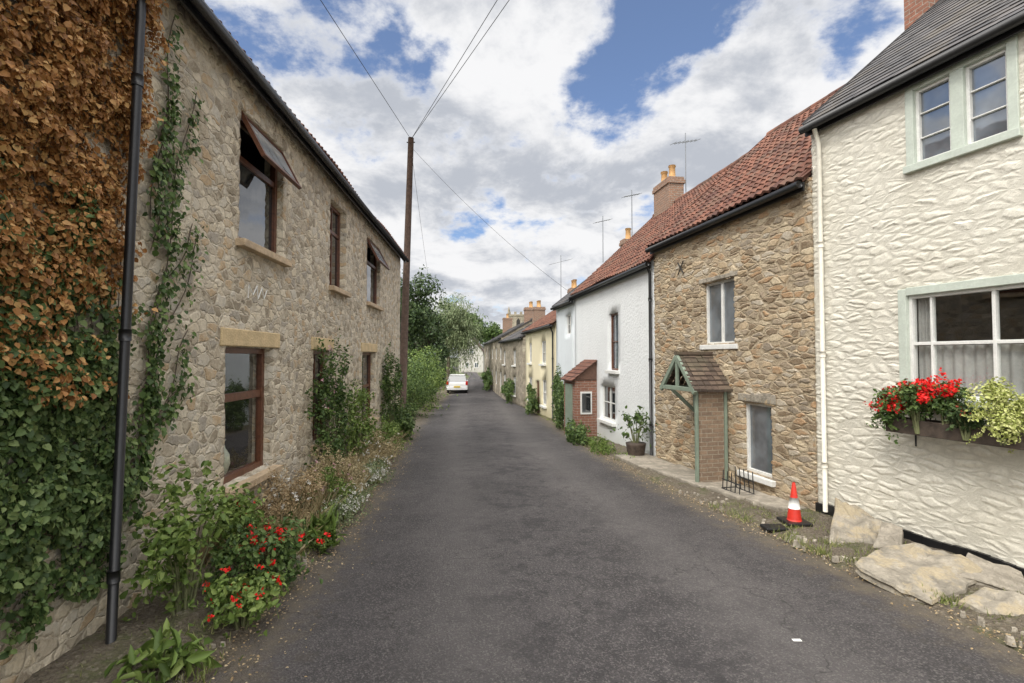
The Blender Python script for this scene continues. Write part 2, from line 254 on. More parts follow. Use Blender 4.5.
# ---------------- walls
class Wall:
    def __init__(s,name,label,cat,A,B,group=None):
        s.A=Vector(A); s.B=Vector(B); d=s.B-s.A; s.L=d.length; s.t=d.normalized(); s.yv=Vector((-s.t.y,s.t.x))
        s.root=thing(name,label,cat,(A[0],A[1],0),math.atan2(s.t.y,s.t.x),group)
    def px(s,x,y,off=0):
        r=ray(x,y); r2=Vector((r.x,r.y)); k=(s.A.dot(s.yv)-off)/r2.dot(s.yv); p=r2*k
        return (p-s.A).dot(s.t), EYE+r.z*k
    def w(s,x,y,z): p=s.A+s.t*x+s.yv*y; return Vector((p.x,p.y,z))
    def op(s,x0,x1,yt,yb,xr=None):
        xr=xr or x0; a,zt=s.px(xr,yt); _,zb=s.px(xr,yb); l=s.px(x0,yt)[0]; r=s.px(x1,yt)[0]; return (min(l,r),max(l,r),zb,zt)
    def front(s,z0,z1,ops,mat,cell,rev=.2):
        bx=sorted({0.0,s.L}|{o[0] for o in ops}|{o[1] for o in ops}); bz=sorted({z0,z1}|{o[2] for o in ops}|{o[3] for o in ops})
        def sub(b,c):
            out=[b[0]]
            for i in range(len(b)-1):
                a=b[i]
                while True:
                    st=c(a) if callable(c) else c
                    if a+st*1.4>=b[i+1]: break
                    a+=st; out.append(a)
                out.append(b[i+1])
            return out
        xs=np.array(sub(bx,cell)); zs=np.array(sub(bz,min(cell(0),cell(s.L),cell(s.L*.6))))
        nx,nz=len(xs),len(zs); V=np.zeros((nx,nz,3)); V[:,:,0]=xs[:,None]; V[:,:,2]=zs[None,:]
        i,j=np.meshgrid(np.arange(nx-1),np.arange(nz-1),indexing='ij'); cx=(xs[:-1]+xs[1:])/2; cz=(zs[:-1]+zs[1:])/2
        keep=np.ones((nx-1,nz-1),bool)
        for o in ops: keep&=~((cx[:,None]>o[0])&(cx[:,None]<o[1])&(cz[None,:]>o[2])&(cz[None,:]<o[3]))
        i=i[keep];j=j[keep]; F=np.stack([i*nz+j,(i+1)*nz+j,(i+1)*nz+j+1,i*nz+j+1],1)
        V=V.reshape(-1,3); ev=[];ef=[]; base=len(V)
        def skirt(ring,closed,y):
            k0=base+len(ev)
            for q in ring: ev.append((V[q][0],y,V[q][2]))
            n=len(ring)
            for m in range(n if closed else n-1): ef.append((ring[m],ring[(m+1)%n],k0+(m+1)%n,k0+m))
        for o in ops:
            i0,i1=int(np.abs(xs-o[0]).argmin()),int(np.abs(xs-o[1]).argmin()); j0,j1=int(np.abs(zs-o[2]).argmin()),int(np.abs(zs-o[3]).argmin())
            ring=[a*nz+j0 for a in range(i0,i1)]+[i1*nz+b for b in range(j0,j1)]+[a*nz+j1 for a in range(i1,i0,-1)]+[i0*nz+b for b in range(j1,j0,-1)]
            skirt(ring,True,rev)
        skirt(list(range(0,nz)),False,.3); skirt([(nx-1)*nz+b for b in range(nz-1,-1,-1)],False,.3)
        V=np.vstack([V,np.array(ev)]); F=np.vstack([F,np.array(ef)])
        return npmesh('wall',V,F,None,mat,s.root,False)
    def shell(s,z0,eave,rise,depth,mat):
        m=MB(); 
        for x in (0.03,s.L-.03): m.add([(x,.05,z0),(x,depth,z0),(x,depth,eave),(x,depth/2,eave+rise),(x,.05,eave)],[(0,1,2,3,4)])
        m.quad((0,depth,z0),(s.L,depth,z0),(s.L,depth,eave),(0,depth,eave)); return m.build('side_wall',mat,s.root)
    def roof(s,eave,rise,depth,kind,mat,over=.22,gut='black',x0=-.05,x1=None,tw=.155,g=.21):
        x1=s.L+.05 if x1 is None else x1; yR=depth/2; sl=rise/yR; yE=-over; zE=eave-over*sl+.08; zR=eave+rise+.08
        Sl=math.hypot(yR-yE,zR-zE); cy,cz=(yR-yE)/Sl,(zR-zE)/Sl
        def pt(x,w,h):
            h+=.05*mn.noise(Vector((x*.45,w*.5,eave)))
            return (x,yE+cy*w-cz*h,zE+cz*w+cy*h)
        m=MB()
        if kind=='pantile':
            nt_=int((x1-x0)/tw)+1; nr=int(Sl/g)+1; K=6; prof=[.0,.013,.028,.031,.018,.004]
            for r in range(nr):
                vs=[]; jit=[random.uniform(-.006,.008) for _ in range(nt_+1)]
                for w,h in ((r*g,.024),(min((r+1)*g+.02,Sl),.0)):
                    for c in range(nt_*K+1):
                        vs.append(pt(min(x0+c*tw/K,x1+.1),w+ (jit[c//K]*1.5 if h else 0),h+prof[c%K]+jit[c//K]*.6))
                n=nt_*K+1; b=len(m.v); m.v+=vs; rt=[random.random() for _ in range(nt_)]
                lip=[pt(min(x0+c*tw/K,x1+.1),r*g,.0+prof[c%K]*.9-.01) for c in range(n)]; m.v+=lip
                for c in range(n-1):
                    m.f.append([b+c,b+c+1,b+n+c+1,b+n+c]); m.mi.append(0); m.r.append(rt[c//K])
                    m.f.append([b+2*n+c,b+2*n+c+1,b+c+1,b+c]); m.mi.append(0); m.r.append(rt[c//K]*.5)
        else:
            tw,g=.24,.17; nr=int(Sl/g)+1
            for r in range(nr):
                x=x0-(tw/2 if r%2 else 0)
                while x<x1:
                    a=max(x,x0); b=min(x+tw-.005,x1); j=random.uniform(0,.006); w0=r*g+random.uniform(-.008,.008); w1=min((r+1)*g+.03,Sl)
                    if b>a and w1>w0:
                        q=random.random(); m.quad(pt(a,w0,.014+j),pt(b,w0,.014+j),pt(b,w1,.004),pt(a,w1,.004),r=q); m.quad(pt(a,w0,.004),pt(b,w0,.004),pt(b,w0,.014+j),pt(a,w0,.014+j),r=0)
                    x+=tw
        m.quad(pt(x0,0,-.04),pt(x1,0,-.04),pt(x1,Sl,-.04),pt(x0,Sl,-.04),r=.2); yB=depth+over
        m.quad((x0,yR,zR-.01),(x1,yR,zR-.01),(x1,yB,zE),(x0,yB,zE),r=.5)
        m.add([pt(x0,0,-.04),pt(x0,Sl,-.04),pt(x0,Sl,.04),pt(x0,0,.04)],[(0,1,2,3)],r=.2)
        m.add([pt(x1,0,-.04),pt(x1,Sl,-.04),pt(x1,Sl,.04),pt(x1,0,.04)],[(0,1,2,3)],r=.2)
        o=m.build('roof',mat,s.root)
        rr=MB(); x=x0
        while x<x1: rr.tube([(x,yR,zR-.02+random.uniform(-.01,.01)),(min(x+.42,x1),yR,zR-.01)],[.11,.10],10); x+=.43
        rr.build('ridge_tile',mat,o,True)
        if gut: MB().tube([(x0,yE-.03,zE-.07),(x1,yE-.03,zE-.07)],.05,10).build('gutter',M[gut],s.root,True); MB().box(x0,x1,yE+.03,yE+.055,zE-.15,zE-.035).build('fascia',M[gut],s.root)
        return o
def window(W,o,mat,cols=(),rows=(),yf=.1,fw=.055,bar=.024,g='glass',sill=None,curt=False,skip=None,lint=None,sd=.07):
    x0,x1,z0,z1=o; m=MB(); y0,y1=yf,yf+.07
    m.box(x0,x0+fw,y0,y1,z0,z1); m.box(x1-fw,x1,y0,y1,z0,z1); m.box(x0+fw,x1-fw,y0+.001,y1,z0,z0+fw); m.box(x0+fw,x1-fw,y0+.001,y1,z1-fw,z1)
    for c in cols:
        c,bw=c if isinstance(c,tuple) else (c,bar); x=x0+(x1-x0)*c; m.box(x-bw/2,x+bw/2,y0+.008,y1-.006,z0+fw,z1-fw)
    for c in rows:
        c,bw=c if isinstance(c,tuple) else (c,bar); z=z0+(z1-z0)*c; m.box(x0+fw,x1-fw,y0+.012,y1-.01,z-bw/2,z+bw/2)
    f=m.build('window',M[mat],W.root,bevel=.004)
    zt=z1-fw*.5 if skip is None else z0+(z1-z0)*skip
    MB().quad((x0+.01,y0+.04,z0+.01),(x1-.01,y0+.04,z0+.01),(x1-.01,y0+.04,zt),(x0+.01,y0+.04,zt)).build('pane',M[g],f)
    if g=='glassc' or skip:
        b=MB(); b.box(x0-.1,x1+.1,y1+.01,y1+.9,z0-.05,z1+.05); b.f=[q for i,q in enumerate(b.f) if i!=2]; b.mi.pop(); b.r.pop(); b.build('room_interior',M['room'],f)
    if curt:
        m=MB(); n=90
        for (a,b_,zb_,zt_) in curt:
            vs=[]
            for k in range(n+1):
                x=x0+(x1-x0)*(a+(b_-a)*k/n); y=y1+.03+.012*math.sin(k*.9)+.008*math.sin(k*.37); vs+=[(x,y,z0+(z1-z0)*zb_+.02),(x,y,z0+(z1-z0)*zt_)]
            m.add(vs,[(2*k,2*k+2,2*k+3,2*k+1) for k in range(n)])
        m.build('curtain',M['curtain'],f,True)
    if sill: MB().box(x0-.07,x1+.07,-.04-sd,yf+.01,z0-.085,z0-.002).build('sill',M[sill],f,bevel=.008)
    if lint: MB().box(x0-.12,x1+.16,-.03,.16,z1+.002,z1+lint).build('lintel',M['lintel'],W.root,bevel=.012)
    return f
# ======== LEFT STONE HOUSE
lx=lambda Y:-2.712-.051*Y
WL=Wall('stone_house','long pale rubble stone house with brown timber windows on the left of the lane','house',(lx(-1.5),-1.5),(lx(16.1),16.1))
U1=WL.op(240,284,106,240); U2=WL.op(330,346,197,286); U3=WL.op(367,380,236,302); L1=WL.op(225,273,346,489)
a=WL.px(313,345)[0]; b=WL.px(330,345)[0]; L2=(a,b,L1[2],L1[3]); a=WL.px(362,345)[0]; b=WL.px(375,345)[0]; L3=(a,b,L1[2]-.1,L1[3])
EL=5.2
WL.front(-.9,EL,[U1,U2,U3,L1,L2,L3],M['left'],lambda x:.3 if x<3.6 else max(.022,(x-1.5)*.0055),.24)
WL.shell(-.9,EL,2.6,6.5,M['left']); WL.roof(EL,2.6,6.5,'pantile',M['pantile'],.2)
def hopper(W,f,o,fr,ang):
    x0,x1,z0,z1=o; zt=z1-.05; h=(z1-z0)*(1-fr)-.04; mx=Matrix.Translation((0,.02,zt))@Matrix.Rotation(math.radians(-ang),4,'X')
    m=MB(); e=.045; X0,X1=x0+.04,x1-.04
    m.box(X0,X0+e,-.03,.015,-h,0,mx=mx); m.box(X1-e,X1,-.03,.015,-h,0,mx=mx); m.box(X0+e,X1-e,-.029,.015,-h,-h+e,mx=mx); m.box(X0+e,X1-e,-.029,.015,-e,0,mx=mx)
    s=m.build('open_fanlight',M['wood'],f); m=MB(); m.add([(X0+e,-.012,-h+e),(X1-e,-.012,-h+e),(X1-e,-.012,-e),(X0+e,-.012,-e)],[(0,1,2,3)],mx=mx); m.build('fanlight_pane',M['glassw'],f)
f=window(WL,U1,'wood',[],[(.66,.07)],skip=.66,sill='sill',fw=.07,yf=.07); hopper(WL,f,U1,.6,28)
window(WL,U2,'wood',[.5],[(.68,.06)],sill='sill',fw=.07)
f=window(WL,U3,'wood',[],[(.66,.07)],skip=.66,sill='sill',fw=.07,yf=.07); hopper(WL,f,U3,.6,28)
window(WL,L1,'wood',[],[(.62,.09)],g='glassc',sill='sill',lint=.19,fw=.075,curt=[(0,.2,0,1)])
window(WL,L2,'wood',[.5],[(.62,.06)],sill='sill',lint=.2,fw=.07); window(WL,L3,'wood',[],[(.5,.06)],sill='sill',lint=.2,fw=.07)
vx=(L1[0]+L1[1])/2-.1; vz=L1[2]+.02; v=WL.w(vx,.3,vz)
tag(MB().tube([(0,0,z) for z in (0,.05,.15,.25,.32,.38,.42)],[.06,.09,.12,.11,.07,.055,.075],16).build('vase',M['vase'],None,True,loc=v),'pale rounded vase standing inside the lower left window','vase')
PO=.2
s0=WL.px(109,640,PO)[0]; s1=WL.px(144,0,PO)[0]; ps=(s0+s1)/2; s0=ps+(s0-ps)*.9; s1=ps+(s1-ps)*.9
m=MB(); m.tube([(s0,-PO,-.1),((s0+s1)/2,-PO,2.5),(s1,-PO,EL-.12),(s1,-PO+.02,EL-.05)],.031,12)
for t in (.1,.42,.78): x=s0+(s1-s0)*t; m.tube([(x,-PO,t*5.1-.03),(x,-PO,t*5.1+.05)],.038,12)
m.build('downpipe',M['black'],WL.root,True)
m=MB(); q=[WL.px(x,y,.03) for x,y in ((248,298),(249,285),(253,295),(257,286),(258,299),(262,288),(264,299),(267,290))]; m.tube([(x,-.03,z) for x,z in q],.006,5); m.build('painted_mark',M['whitewood'],WL.root)
# ---- ivy
def ivy(name,label,s_rng,z_rng,n,mat,dens,size=.075,thick=.16,w=WL,zs=None):
    k=n*3; x=rng.uniform(*s_rng,k); z=rng.uniform(*z_rng,k)
    keep=[]; th=[]
    for i in range(k):
        q=mn.noise(Vector((x[i]*2.3,z[i]*2.3,1.3))); q2=mn.noise(Vector((x[i]*7,z[i]*7,7)))
        if dens(x[i],z[i])+q*.8+q2*.6>random.random(): keep.append(i); th.append(max(.02,thick*(.45+q*.9+q2*.9)))
        if len(keep)>=n: break
    x=x[keep];z=z[keep];th=np.array(th); y=-.03-th*rng.random(len(x))**.5
    root=thing(name,label,'ivy',(w.A.x,w.A.y,0),math.atan2(w.t.y,w.t.x))
    P_=np.stack([x,y,z],1); N_=np.stack([rng.normal(size=len(x))*.7,-np.ones(len(x)),rng.normal(size=len(x))*.6+.3],1)
    leafmesh('foliage',P_,N_,size,LM[mat],root,.8,tb=(0,0,-1),tbw=.5)
    m=MB()
    for _ in range(22):
        xx=random.uniform(s_rng[0],s_rng[1]-.3); zz=zs if zs is not None else z_rng[0]; pts=[]
        while zz<z_rng[1]: pts.append((xx,-.02-random.random()*.02,zz)); zz+=.2; xx=min(max(xx+random.uniform(-.09,.09),s_rng[0]),s_rng[1]-.25)
        if len(pts)>2: m.tube(pts,.004,5)
    m.build('stem',M['bark'],root); return root
ivy('ivy','dead orange brown ivy covering the upper wall around the black downpipe',(3.2,ps+.42),(1.7,5.4),44000,'ivybrown',lambda x,z:.85*min(1,(z-1.6)*1.0)-max(0,(x-ps-.02-max(0,(z-3.0))*.12))*3.4-max(0,2.5-z)*.5,.040,.17)
ivy('ivy','green ivy covering the wall behind the black downpipe near the ground',(3.2,ps+.34),(.2,3.2),24000,'ivygreen',lambda x,z:.8-max(0,z-2.1)*.7-max(0,(x-ps-.02))*3.6-max(0,.9-z)*1.3,.047,.14,zs=.9)
root=thing('creeper','thin green ivy strands creeping over bare stone right of the downpipe','ivy',(WL.A.x,WL.A.y,0),math.atan2(WL.t.y,WL.t.x))
m=MB(); PP=[]
for (xa,ya,xb,yb,de) in ((128,520,150,330,26),(140,420,168,200,34),(150,320,190,90,18),(140,330,192,225,16),(135,470,186,330,12),(148,220,172,15,30),(140,400,196,240,8),(150,250,160,100,26),(130,500,140,380,24),(158,180,185,140,14),(150,430,180,380,10)):
    A_=WL.px(xa,ya); B_=WL.px(xb,yb); n=14; pts=[]
    for i in range(n+1):
        t=i/n; pts.append((A_[0]+(B_[0]-A_[0])*t+.05*math.sin(t*9+xa),-.03,A_[1]+(B_[1]-A_[1])*t))
    m.tube(pts,.005,5)
    for i,p_ in enumerate(pts[:-1]):
        for _ in range(random.randint(3,de)): t=random.random(); q_=pts[i+1]; PP.append((p_[0]+(q_[0]-p_[0])*t+random.gauss(0,.045),-.04-random.random()*.06,p_[2]+(q_[2]-p_[2])*t+random.gauss(0,.07)))
m.build('stem',M['bark'],root); PP=np.array(PP); leafmesh('foliage',PP,np.stack([rng.normal(size=len(PP))*.5,-np.ones(len(PP)),rng.normal(size=len(PP))*.5+.3],1),.05,LM['green'],root,.8,tb=(0,0,-1))
# ======== RIGHT HOUSES
WC=Wall('cream_house','cream painted rough stone house with slate roof nearest on the right','house',(3.97,6.70),(6.26,-1.0))
CU=WC.op(907,1018,88,172); CLo=WC.op(900,1075,290,400)
EC=5.08; RC=2.45
WC.front(-.4,EC,[CU,CLo],M['cream'],lambda x:.022 if x<4.6 else .2,.12)
WC.shell(-.4,EC,RC,5.8,M['cream']); WC.roof(EC,RC,5.8,'slate',M['slate'],.12,x0=-.02)
def surround(W,o,t=.1,mat='palesage'):
    x0,x1,z0,z1=o; m=MB(); e=.012
    m.box(x0-e,x0+t,-.025,.1,z0,z1); m.box(x1-t,x1+e,-.025,.1,z0,z1); m.box(x0+t,x1-t,-.024,.1,z1-t,z1+e); m.box(x0+t-.1,x1-t+.1,-.055,.1,z0-.03,z0+t*.7)
    m.build('window_surround',M[mat],W.root,bevel=.006); return (x0+t,x1-t,z0+t*.7,z1-t)
o=surround(WC,CU,.07); xm=(o[0]+o[1])/2
for xa,xb in ((o[0],xm-.06),(xm+.06,o[1])): window(WC,(xa,xb,o[2],o[3]),'whitewood',[],[.34,.67],yf=.02,fw=.032,bar=.014,g='glassp')
MB().box(xm-.06,xm+.06,-.02,.1,o[2],o[3]).build('window_mullion',M['palesage'],WC.root,bevel=.005)
o=surround(WC,CLo,.075)
window(WC,o,'whitewood',[(.17,.022),(.60,.03),(.80,.022)],[(.52,.035)],yf=.02,fw=.035,g='glassc',curt=[(.02,.98,0,.5),(.02,.16,.5,.97),(.84,.98,.5,.97)])
x=WC.px(821,300,.08)[0]; m=MB(); m.tube([(x,-.07,.05),(x,-.07,EC-.35),(x-.0,-.14,EC-.15)],.028,12)
for z in (.6,2.0,3.4): m.tube([(x,-.07,z),(x,-.07,z+.07)],.035,12)
m.build('downpipe',M['creampipe'],WC.root,True)
m=MB(); 
for i in range(80): x=i*.1; m.box(x,x+.099,-.04-.008*random.random(),.0,-.4,.12+.035*mn.noise(Vector((x*2,0,0))))
m.build('plinth',M['black'],WC.root)
WB=Wall('ochre_stone_house','ochre rubble stone cottage with red pantile roof between the cream and white houses','house',(3.05,10.9),(3.94,6.71))
BU=WB.op(703,735,284,345); BL=WB.op(743,772,401,470)
EB=4.38; DR=(WB.px(705,420)[0]-.35,WB.px(728,420)[0]-.12,-.3,1.45)
WB.front(-.7,EB,[BU,BL,DR],M['brown'],lambda x:.024,.2)
WB.shell(-.7,EB,2.6,5.8,M['brown']); WB.roof(EB,2.6,5.8,'pantile',M['pantile'],.13,x0=-.02,x1=WB.L)
window(WB,BU,'whitewood',[(.5,.05)],[],yf=.06,fw=.045,g='glassp',sill='whitewood',sd=.0); window(WB,BL,'whitewood',[],[],yf=.05,fw=.05,g='glassp',sill='whitewood',sd=.04)
for O,hh in ((BL,.15),(BU,.09)):
    m=MB(); n=9; ws=[random.uniform(.6,1.3) for _ in range(n)]; sc=(O[1]-O[0]+.2)/sum(ws); x=O[0]-.1
    for w_ in ws: m.box(x,x+w_*sc-.004,-.02-random.random()*.015,.05,O[3]+.006,O[3]+hh*random.uniform(.8,1.2)); x+=w_*sc
    m.build('stone_lintel',M['paving'],WB.root,bevel=.01)
m=MB(); q=WB.px(681,268,.04); m.tube([(q[0]-.1,-.05,q[1]-.12),(q[0],-.05,q[1]),(q[0]+.1,-.05,q[1]+.12)],.012,6).tube([(q[0]+.1,-.05,q[1]-.12),(q[0],-.05,q[1]),(q[0]-.1,-.05,q[1]+.12)],.012,6); m.build('wall_tie',M['iron'],WB.root)
MB().box(DR[0]+.04,DR[1]-.04,.1,.15,-.2,DR[3]-.04).build('door',M['sage'],WB.root,bevel=.006)
nx_=WB.px(729,420)[0]; fx=nx_-.9; pr=.6; ez=1.5; az=2.04; mid=(nx_+fx)/2
m=MB()
def slope(xe,xr_):
    for r in range(8):
        t0,t1=r/8,(r+1.12)/8
        for c in range(6):
            y0_=-pr-.1+c*(pr+.1)/6+random.uniform(-.006,.006); y1_=-pr-.1+(c+1)*(pr+.1)/6-.006; j=random.uniform(0,.016)
            a_=(xe+(xr_-xe)*t0,ez-.05+(az-ez+.05)*t0+.02+j); b_=(xe+(xr_-xe)*min(t1,1),ez-.05+(az-ez+.05)*min(t1,1)+.005)
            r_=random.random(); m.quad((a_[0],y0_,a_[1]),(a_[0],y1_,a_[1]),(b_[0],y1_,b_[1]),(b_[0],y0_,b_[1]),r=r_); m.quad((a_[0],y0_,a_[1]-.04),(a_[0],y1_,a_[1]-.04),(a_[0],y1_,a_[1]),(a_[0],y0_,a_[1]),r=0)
slope(nx_+.12,mid); slope(fx-.12,mid)
m.box(mid-.05,mid+.05,-pr-.1,0,az+.0,az+.05); m.build('porch_roof',M['browntile'],WB.root)
m=MB(); 
def beam(x0,z0,x1,z1,y,t=.06,d=.05):
    a_=Vector((x0,z0)); b_=Vector((x1,z1)); n_=(b_-a_).normalized(); n_=Vector((-n_.y,n_.x))*t/2
    m.prism([tuple(a_-n_),tuple(b_-n_),tuple(b_+n_),tuple(a_+n_)],y-d,y,'y')
yq=-pr-.05
beam(fx-.1,ez-.08,mid,az-.03,yq,.08); beam(nx_+.1,ez-.08,mid,az-.03,yq-.001,.08); beam(fx-.02,ez-.03,nx_+.02,ez-.03,yq+.003,.07); beam(mid,ez,mid,az-.06,yq+.006,.05)
m.box(nx_-.05,nx_,-pr,-pr+.05,-.15,ez-.05); m.box(nx_-.045,nx_+.015,-.085,-.035,-.15,ez-.03)
m.box(nx_-.045,nx_+.01,-pr,-.1,ez-.06,ez-.01); m.box(fx,fx+.05,-pr,-.04,ez-.06,ez-.01); beam(fx+.02,ez-.05,fx+.02,ez-.5,-.05,.05,.05)
m.add([(fx,-.1,ez-.5),(fx+.05,-.1,ez-.5),(fx+.05,-pr+.02,ez-.07),(fx,-pr+.02,ez-.07),(fx,-.1,ez-.42),(fx+.05,-.1,ez-.42),(fx+.05,-pr+.1,ez-.07),(fx,-pr+.1,ez-.07)],[(0,1,2,3),(7,6,5,4),(0,3,7,4),(1,5,6,2)])
m.build('porch_frame',M['sage'],WB.root,bevel=.006)
MB().box(nx_-.12,nx_-.006,-pr+.06,-.09,-.3,ez-.07).build('porch_wall',M['brick2'],WB.root)
WW=Wall('white_house','white rendered cottage with red pantile roof and twin pot chimney','house',(2.12,17.2),(3.05,10.94))
WU=WW.op(609,618,314,370,609); WLo=WW.op(601,615,384,418); EW=4.1
WW.front(-.9,EW,[WU,WLo],M['white'],lambda x:.25,.15); WW.shell(-.9,EW,2.6,5.8,M['white']); WW.roof(EW,2.72,5.8,'pantile',M['pantile'],.13,x1=WW.L+.02)
window(WW,WU,'wood',[],[.5],yf=.06,fw=.05,g='glassp',sill='whitewood'); window(WW,WLo,'whitewood',[.5],[.5],yf=.06,fw=.05,g='glass',sill='whitewood')
def dpipe(W,x,top,mat='black',z0=-.4):
    m=MB(); m.tube([(x,-.07,z0),(x,-.07,top-.4),(x,-.16,top-.16)],.034,10)
    for z in (.5,1.9,3.2):
        if z<top-.5: m.tube([(x,-.07,z),(x,-.07,z+.07)],.043,10)
    m.build('downpipe',M[mat],W.root,True)
dpipe(WW,WW.L-.06,EW+.1)
def chimney(W,x,y,z0,z1,w,d,pots,mat='chimbrick',potc='pot'):
    m=MB(); m.box(x-w/2,x+w/2,y-d/2,y+d/2,z0,z1-.22); m.box(x-w/2-.04,x+w/2+.04,y-d/2-.04,y+d/2+.04,z1-.219,z1-.1); m.box(x-w/2-.015,x+w/2+.015,y-d/2-.015,y+d/2+.015,z1-.099,z1)
    c=m.build('chimney',M[mat],W.root,bevel=.008)
    for k in range(pots):
        px_=x+(k-(pots-1)/2)*(w/max(1,pots)); MB().tube([(px_,y,z1-.02),(px_,y,z1+.06),(px_,y,z1+.1),(px_,y,z1+.38),(px_,y,z1+.4),(px_,y,z1+.45)],[.13,.125,.105,.095,.12,.115],14).build('chimney_pot',M[potc],c,True)
zr=EW+2.93
chimney(WW,WW.L-5.35,2.9,zr-.9,zr+.7,1.15,.5,2)
chimney(WB,3.5,2.95,EB+2.1,EB+4.3,.38,.4,1,'brick')
nx_=WW.px(597,400)[0]; fx=nx_-1.25; pr=.66; ez=1.35; az=1.95
MB().box(fx,nx_,-pr,-.004,-.7,ez).build('porch_wall',M['brick'],WW.root)
wz=1.0; fr=MB().box(nx_+.001,nx_+.03,-pr+.16,-.16,.35,wz).build('porch_window',M['whitewood'],WW.root); MB().box(nx_+.03,nx_+.036,-pr+.2,-.2,.4,wz-.05).build('pane',M['glass'],fr)
MB().box(fx+.25,nx_-.25,-pr-.03,-pr-.001,-.5,1.2).build('porch_door',M['sage'],WW.root)
m=MB()
for r in range(6):
    for c in range(9):
        t0,t1=r/6,min(1,(r+1.15)/6); xa=fx-.08+c*(nx_-fx+.16)/9; xb=xa+(nx_-fx+.16)/9-.006; rr_=random.random()
        f0=(-pr-.12+(pr+.12)*t0,ez-.05+(az-ez)*t0+.03); f1=(-pr-.12+(pr+.12)*t1,ez-.05+(az-ez)*t1); m.quad((xa,f0[0],f0[1]),(xb,f0[0],f0[1]),(xb,f1[0],f1[1]),(xa,f1[0],f1[1]),r=rr_)
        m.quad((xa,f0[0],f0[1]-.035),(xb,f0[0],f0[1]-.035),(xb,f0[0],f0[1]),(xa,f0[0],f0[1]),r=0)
m.prism([(-pr-.1,ez-.04),(-.003,ez-.04),(-.003,az-.03)],fx,nx_,'x'); m.build('porch_roof',M['pantile'],WW.root)
WP=Wall('pale_cottage','pale blue rendered cottage beyond the white house','house',(1.72,19.9),(2.12,17.22)); EP=3.98
ops=[WP.op(566,571,315,335)]; WP.front(-1,EP,ops,M['pale'],lambda x:.4,.12); WP.shell(-1,EP,2.2,5.6,M['pale']); WP.roof(EP,2.2,5.6,'slate',M['slate'],.15); window(WP,ops[0],'whitewood',[.5],[.5],yf=.05,g='glass'); chimney(WP,.4,2.8,EP+1.6,EP+2.6,.4,.5,1)
WY=Wall('yellow_cottage','low yellow cream cottage with red tiled roof down the lane','house',(.72,27),(1.70,20)); EY=3.35
ops=[(1.0,1.8,1.7,2.7),(4.2,5.2,1.7,2.7),(.9,1.9,-.1,1.0),(4.4,5.3,-.1,1.0),(2.9,3.7,-1,.9)]
WY.front(-1.2,EY,ops,M['yellow'],lambda x:.5,.12); WY.shell(-1.2,EY,1.7,5,M['yellow']); WY.roof(EY,1.7,5,'pantile',M['pantile'],.18)
for o_ in ops[:4]: window(WY,o_,'whitewood',[.5],[.5],yf=.05,g='glass',sill='whitewood')
o_=ops[4]; MB().box(o_[0]+.02,o_[1]-.02,.06,.1,-1,.88).build('door',M['wood'],WY.root); chimney(WY,.5,2.5,4.6,5.6,.6,.5,2); dpipe(WY,WY.L-.2,EY,z0=-.6)
W6=Wall('grey_stone_cottage','small grey stone cottage with slate roof beyond the yellow one','house',(-.75,36.5),(.62,28.2))
ops=[(1,1.9,1.5,2.4),(5,6,1.5,2.4),(1,2,-.3,.8),(5,6,-.3,.8)]; W6.front(-1.3,3.1,ops,M['dark'],lambda x:.4,.12); W6.shell(-1.3,3.1,1.35,5,M['dark']); W6.roof(3.1,1.35,5,'slate',M['slate'],.15)
for o_ in ops: window(W6,o_,'whitewood',[.5],[.5],yf=.05,g='glass',sill='whitewood')
chimney(W6,1,2.5,4.0,5.5,.6,.8,3)
W7=Wall('long_stone_house','long brown stone house with slate roof at the bend on the right','house',(-3.1,57),(-.8,37.2))
ops=[(3+k*4,4.2+k*4,1.8,2.7) for k in range(5)]+[(3+k*4,4.2+k*4,-.2,.9) for k in range(5)]; W7.front(-1.3,3.4,ops,M['dark'],lambda x:.6,.12); W7.shell(-1.3,3.4,1.4,5,M['dark']); W7.roof(3.4,1.4,5,'slate',M['slate'],.15)
for o_ in ops: window(W7,o_,'whitewood',[.5],[.5],yf=.05,g='glass')
chimney(W7,1,2.5,4.5,6.3,.7,1.0,3); chimney(W7,18,2.5,4.5,5.8,.7,1.0,3)
q=atY(471,372,76); W_=thing('white_gable_cottage','small white cottage with steep gable closing the end of the lane','house',(q.x,76,0))
MB().prism([(-1.8,-.8),(1.8,-.8),(1.8,2.7),(0,4.9),(-1.8,2.7)],0,8,'y').build('wall',M['farwhite'],W_)
MB().prism([(-2.05,2.5),(0,5.05),(2.05,2.5),(2.05,2.7),(0,5.28),(-2.05,2.7)],-.15,8.2,'y').build('roof',M['browntile'],W_)
for x,z in ((-.9,.4),(.5,.4),(-.25,2.4)):
    f=MB().box(x,x+.6,-.05,-.01,z,z+.8).build('window',M['whitewood'],W_); MB().box(x+.08,x+.27,-.06,-.052,z+.08,z+.72).box(x+.33,x+.52,-.06,-.052,z+.08,z+.72).build('pane',M['glassp'],f)
Tt=thing('church_tower','distant square stone church tower with battlements above the roofs','tower',(2.4,200,-2.6))
m=MB(); m.box(-3.8,3.8,-3.8,3.8,0,21); m.box(-4,4,-4,4,14.5,14.9); m.box(-4.05,4.05,-4.05,4.05,20.4,20.8); m.build('wall',M['dark'],Tt)
m=MB()
for k in range(4):
    x=-3.8+k*2.22
    for y in (-3.8,3.4): m.box(x,x+.93,y,y+.4,21,22)
    for xx in (-3.8,3.4): m.box(xx,xx+.4,x+.02,x+.91,21.001,21.99)
m.build('battlement',M['dark'],Tt)
